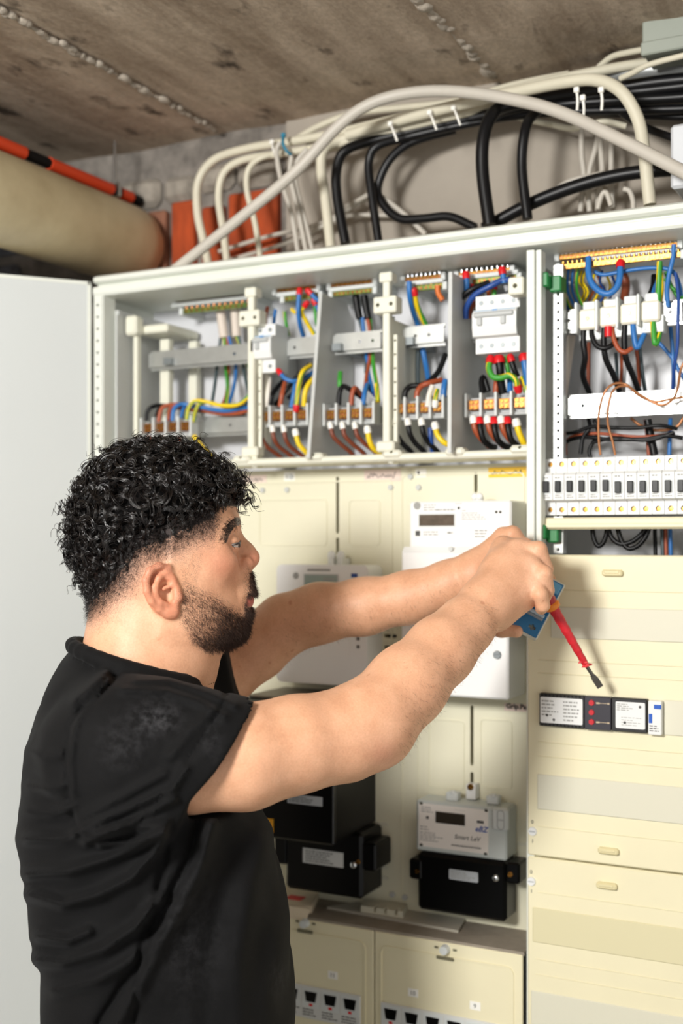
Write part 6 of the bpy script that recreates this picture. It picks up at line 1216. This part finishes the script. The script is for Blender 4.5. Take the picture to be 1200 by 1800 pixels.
cv = np.concatenate([cv, bv[xi]]); cn = np.concatenate([cn, bn[xi]]); c_f = np.concatenate([c_f, hf[xi]]); c_y = np.concatenate([c_y, hu[xi]]); low = np.interp(c_f, [130, 165, 200, 236, 300, 345, 380, 400, 440], [1052, 1052, 1018, 968, 942, 924, 896, 884, 884])
ok = np.where((c_y < low+3) & (np.linalg.norm(cv-H(272, 915), axis=1) > .06))[0]
roots = []; cells = {}
for i in rng.permutation(ok):
    q = cv[i]; kk = tuple(np.floor(q/.009).astype(int)); good = True
    for dx in (-1, 0, 1):
        for dy in (-1, 0, 1):
            for dz in (-1, 0, 1):
                for o_ in cells.get((kk[0]+dx, kk[1]+dy, kk[2]+dz), ()):
                    if np.sum((o_-q)**2) < .0088**2: good = False; break
                if not good: break
            if not good: break
        if not good: break
    if good: cells.setdefault(kk, []).append(q); roots.append(i)
paths = []; K = 34
for i in roots:
    p0 = cv[i]; n = cn[i]; low_t = np.clip((low[i]-c_y[i])/62, .10, 1) if c_f[i] < 370 else np.clip((low[i]-c_y[i])/30+.55, .55, 1)
    ph = rng.uniform(0, 6.28); sg = rng.choice((-1, 1)); t = np.linspace(0, 1, K); tang = -EU+EF*(.5 if c_f[i] > 300 else -.3); tang = tang-n*np.dot(tang, n)
    if rng.random() < .62:      # flat spiral lying on the outside
        ax = n+rng.normal(0, .38, 3); R_ = rng.uniform(.0085, .0160); turns = rng.uniform(1.2, 2.2); Lh = rng.uniform(.008, .017); prof = np.minimum(.15+t*2.2, 1)*(1-.45*np.clip(t-.45, 0, 1))
    else:                       # ringlet hanging along the head
        ax = n*.7+tang*rng.uniform(.3, 1.)+rng.normal(0, .35, 3); R_ = rng.uniform(.0040, .0070); turns = rng.uniform(1.6, 2.8); Lh = rng.uniform(.016, .030); prof = np.minimum(t*4, 1)*(1-.3*t)
    R_ *= .4+.6*low_t; Lh *= .25+.75*low_t; fr = np.clip((c_f[i]-360)/40, 0, 1); ax = ax+EF*.8*fr; Lh *= 1+.35*fr
    ax /= np.linalg.norm(ax); a1 = np.cross(ax, rng.normal(0, 1, 3)); a1 /= np.linalg.norm(a1); a2 = np.cross(ax, a1)
    for s_ in range(8):
        th = ph+rng.normal(0, .07)+sg*2*math.pi*turns*t*rng.uniform(.96, 1.04); rr_ = R_*rng.uniform(.88, 1.12)*prof; off = rng.normal(0, .0008, 3)*(1 if s_ < 7 else 3)
        paths.append(p0+off-n*.003+ax*(Lh*t*(1 if s_ < 7 else 1.2))[:, None]+(rr_*np.cos(th))[:, None]*a1+(rr_*np.sin(th))[:, None]*a2-EU*(.005*t*t)[:, None])
V, F = strands(np.array(paths), .00052, .00024); print('hair strands', len(paths), len(F)); np_mesh('hair', V, F, [hair_m], person, kind='stuff', label='thick curly black hair on top of the head')
# ---------------------------------------------------------------- screwdriver and the blue module in the hands
def LW(px, py, dep): return to_world(L3(px, py, dep))
sd = thing('screwdriver', LW(1055, 1208, 1.652), 'red insulated screwdriver with orange collar and torn sleeve, held in the hand', 'screwdriver')
A = LW(918, 978, 1.612); Bp = LW(968, 1062, 1.630); Tt = LW(1030, 1170, 1.645); E = LW(1055, 1208, 1.651); dS = (E-A)/np.linalg.norm(E-A)
red_h = M('handle_red', '#a8161c', .35); red_t = M('sleeve_red', '#d2222e', .45, var=.2, vscale=120, bump=.4, bscale=250)
mb = MB(); mb.tube([A, A+dS*.006, A+dS*.05, Bp-dS*.012, Bp], [.009, .0125, .0125, .0105, .0095], 18); mb.build('handle', [red_h], parent=sd)
mb = MB(); mb.tube([Bp-dS*.002, Bp+dS*.001, Bp+dS*.006, Bp+dS*.008], [.0095, .0115, .0110, .0075], 20); mb.build('collar', [M('collar_orange', '#f08a1c', .4)], parent=sd)
S0 = Bp+dS*.006; n_ = 16; mb = MB(); mb.tube([S0+(Tt-S0)*k/n_ for k in range(n_+1)], [.0074-.0028*k/n_+.0004*math.sin(k*2.3) for k in range(n_+1)], 14); mb.build('insulated_shaft', [red_t], parent=sd)
mb = MB(); rr = random.Random(4)
for k in range(9):
    v = np.array((rr.uniform(-1, 1), rr.uniform(-1, 1), rr.uniform(-.5, .5))); v /= np.linalg.norm(v); c = Tt-dS*rr.uniform(-.002, .009); mb.tube([c, c+v*.005, c+v*.009+dS*.001], [.0028, .002, .0005], 6)
mb.build('torn_sleeve_end', [M('sleeve_red_torn', '#e04a4e', .6)], parent=sd)
mb = MB(); mb.tube([Tt, Tt+(E-Tt)*.45], [.0026, .0026], 12); mb.build('bare_shaft', [M('tool_steel', '#66625d', .35, metal=.8)], parent=sd)
mid = Tt+(E-Tt)*.45; sdv = np.cross(dS, FWD); sdv /= np.linalg.norm(sdv); nv = np.cross(dS, sdv)
mb = MB(); vs = []
for c, a, b_ in ((mid, .0030, .0026), (mid+(E-mid)*.3, .0044, .0022), (E, .0044, .0007)):
    for s, q in ((1, 1), (1, -1), (-1, -1), (-1, 1)): vs.append(c+sdv*a*s+nv*b_*q)
mb.add(vs, [(0, 1, 2, 3), (11, 10, 9, 8)]+[(i+4*l, (i+1) % 4+4*l, (i+1) % 4+4*l+4, i+4*l+4)[::-1] for l in (0, 1) for i in range(4)]); mb.build('blade_tip', [M('tool_steel', '#66625d', .35, metal=.8)], parent=sd)
# module: corner frame measured on its face
c0 = LW(942, 1122, 1.655); e1 = LW(991, 1029, 1.668)-c0; e2 = LW(880, 1091, 1.660)-c0; l1 = np.linalg.norm(e1); x_ = e1/l1; e2 = e2-x_*np.dot(e2, x_); y_ = e2/np.linalg.norm(e2); z_ = np.cross(x_, y_)
if np.dot(z_, FWD) > 0: z_ = -z_
Rm2 = np.stack([x_, y_, z_], 1); l2 = .066
md = thing('terminal_module', c0, 'blue terminal module with grey sides held behind the screwdriver hand', 'module')
blue_m = M('module_blue', '#0f6a9c', .35); blue_l = M('module_pale_blue', '#62a6cd', .3); blue_d = M('module_deep_blue', '#0e5c8c', .4)
def mbox(a, b_, c, d, e, f, m, name, ch=.0008): mb = MB(); mb.box(a, b_, c, d, e, f, ch, R=Rm2, o=c0); return mb.build(name, [m], parent=md)
mbase = mbox(-.002, l1+.002, -.002, l2, -.016, -.002, M('module_grey', '#cfcdbd', .5), 'module_base', .0015); bpl = mbox(0, l1, 0, l2-.001, -.003, .0, blue_m, 'blue_plate'); mbox(l1*.80, l1-.002, .002, l2*.5, -.001, .0012, blue_l, 'pale_window'); mbox(l1*.62, l1*.77, .004, l2*.6, -.001, .0010, blue_d, 'deep_slot')
mbox(l1*.34, l1*.40, .004, l2*.75, -.001, .0042, M('module_bar', '#b9cfdc', .3), 'ridge_bar', .001); mbox(l1*.29, l1*.34, .004, l2*.75, -.001, .0025, M('module_bar_grey', '#8f9aa0', .4), 'ridge_foot', .001); mbox(l1*.47, l1*.55, l2*.38, l2*.9, -.001, .0020, M('module_window_cream', '#e6e3cf', .4), 'cream_window')
for a, b_ in ((l1*.13, .012), (l1*.13, .046), (l1*.90, .010)):
    for u_, v_ in ((.002, .005), (.004, .0015)):
        for tgt in (bpl, mbase):
            q = MB(); q.box(a-u_, a+u_, b_-v_, b_+v_, -.012, .003, 0, R=Rm2, o=c0); cut(tgt, q)
do_cuts()
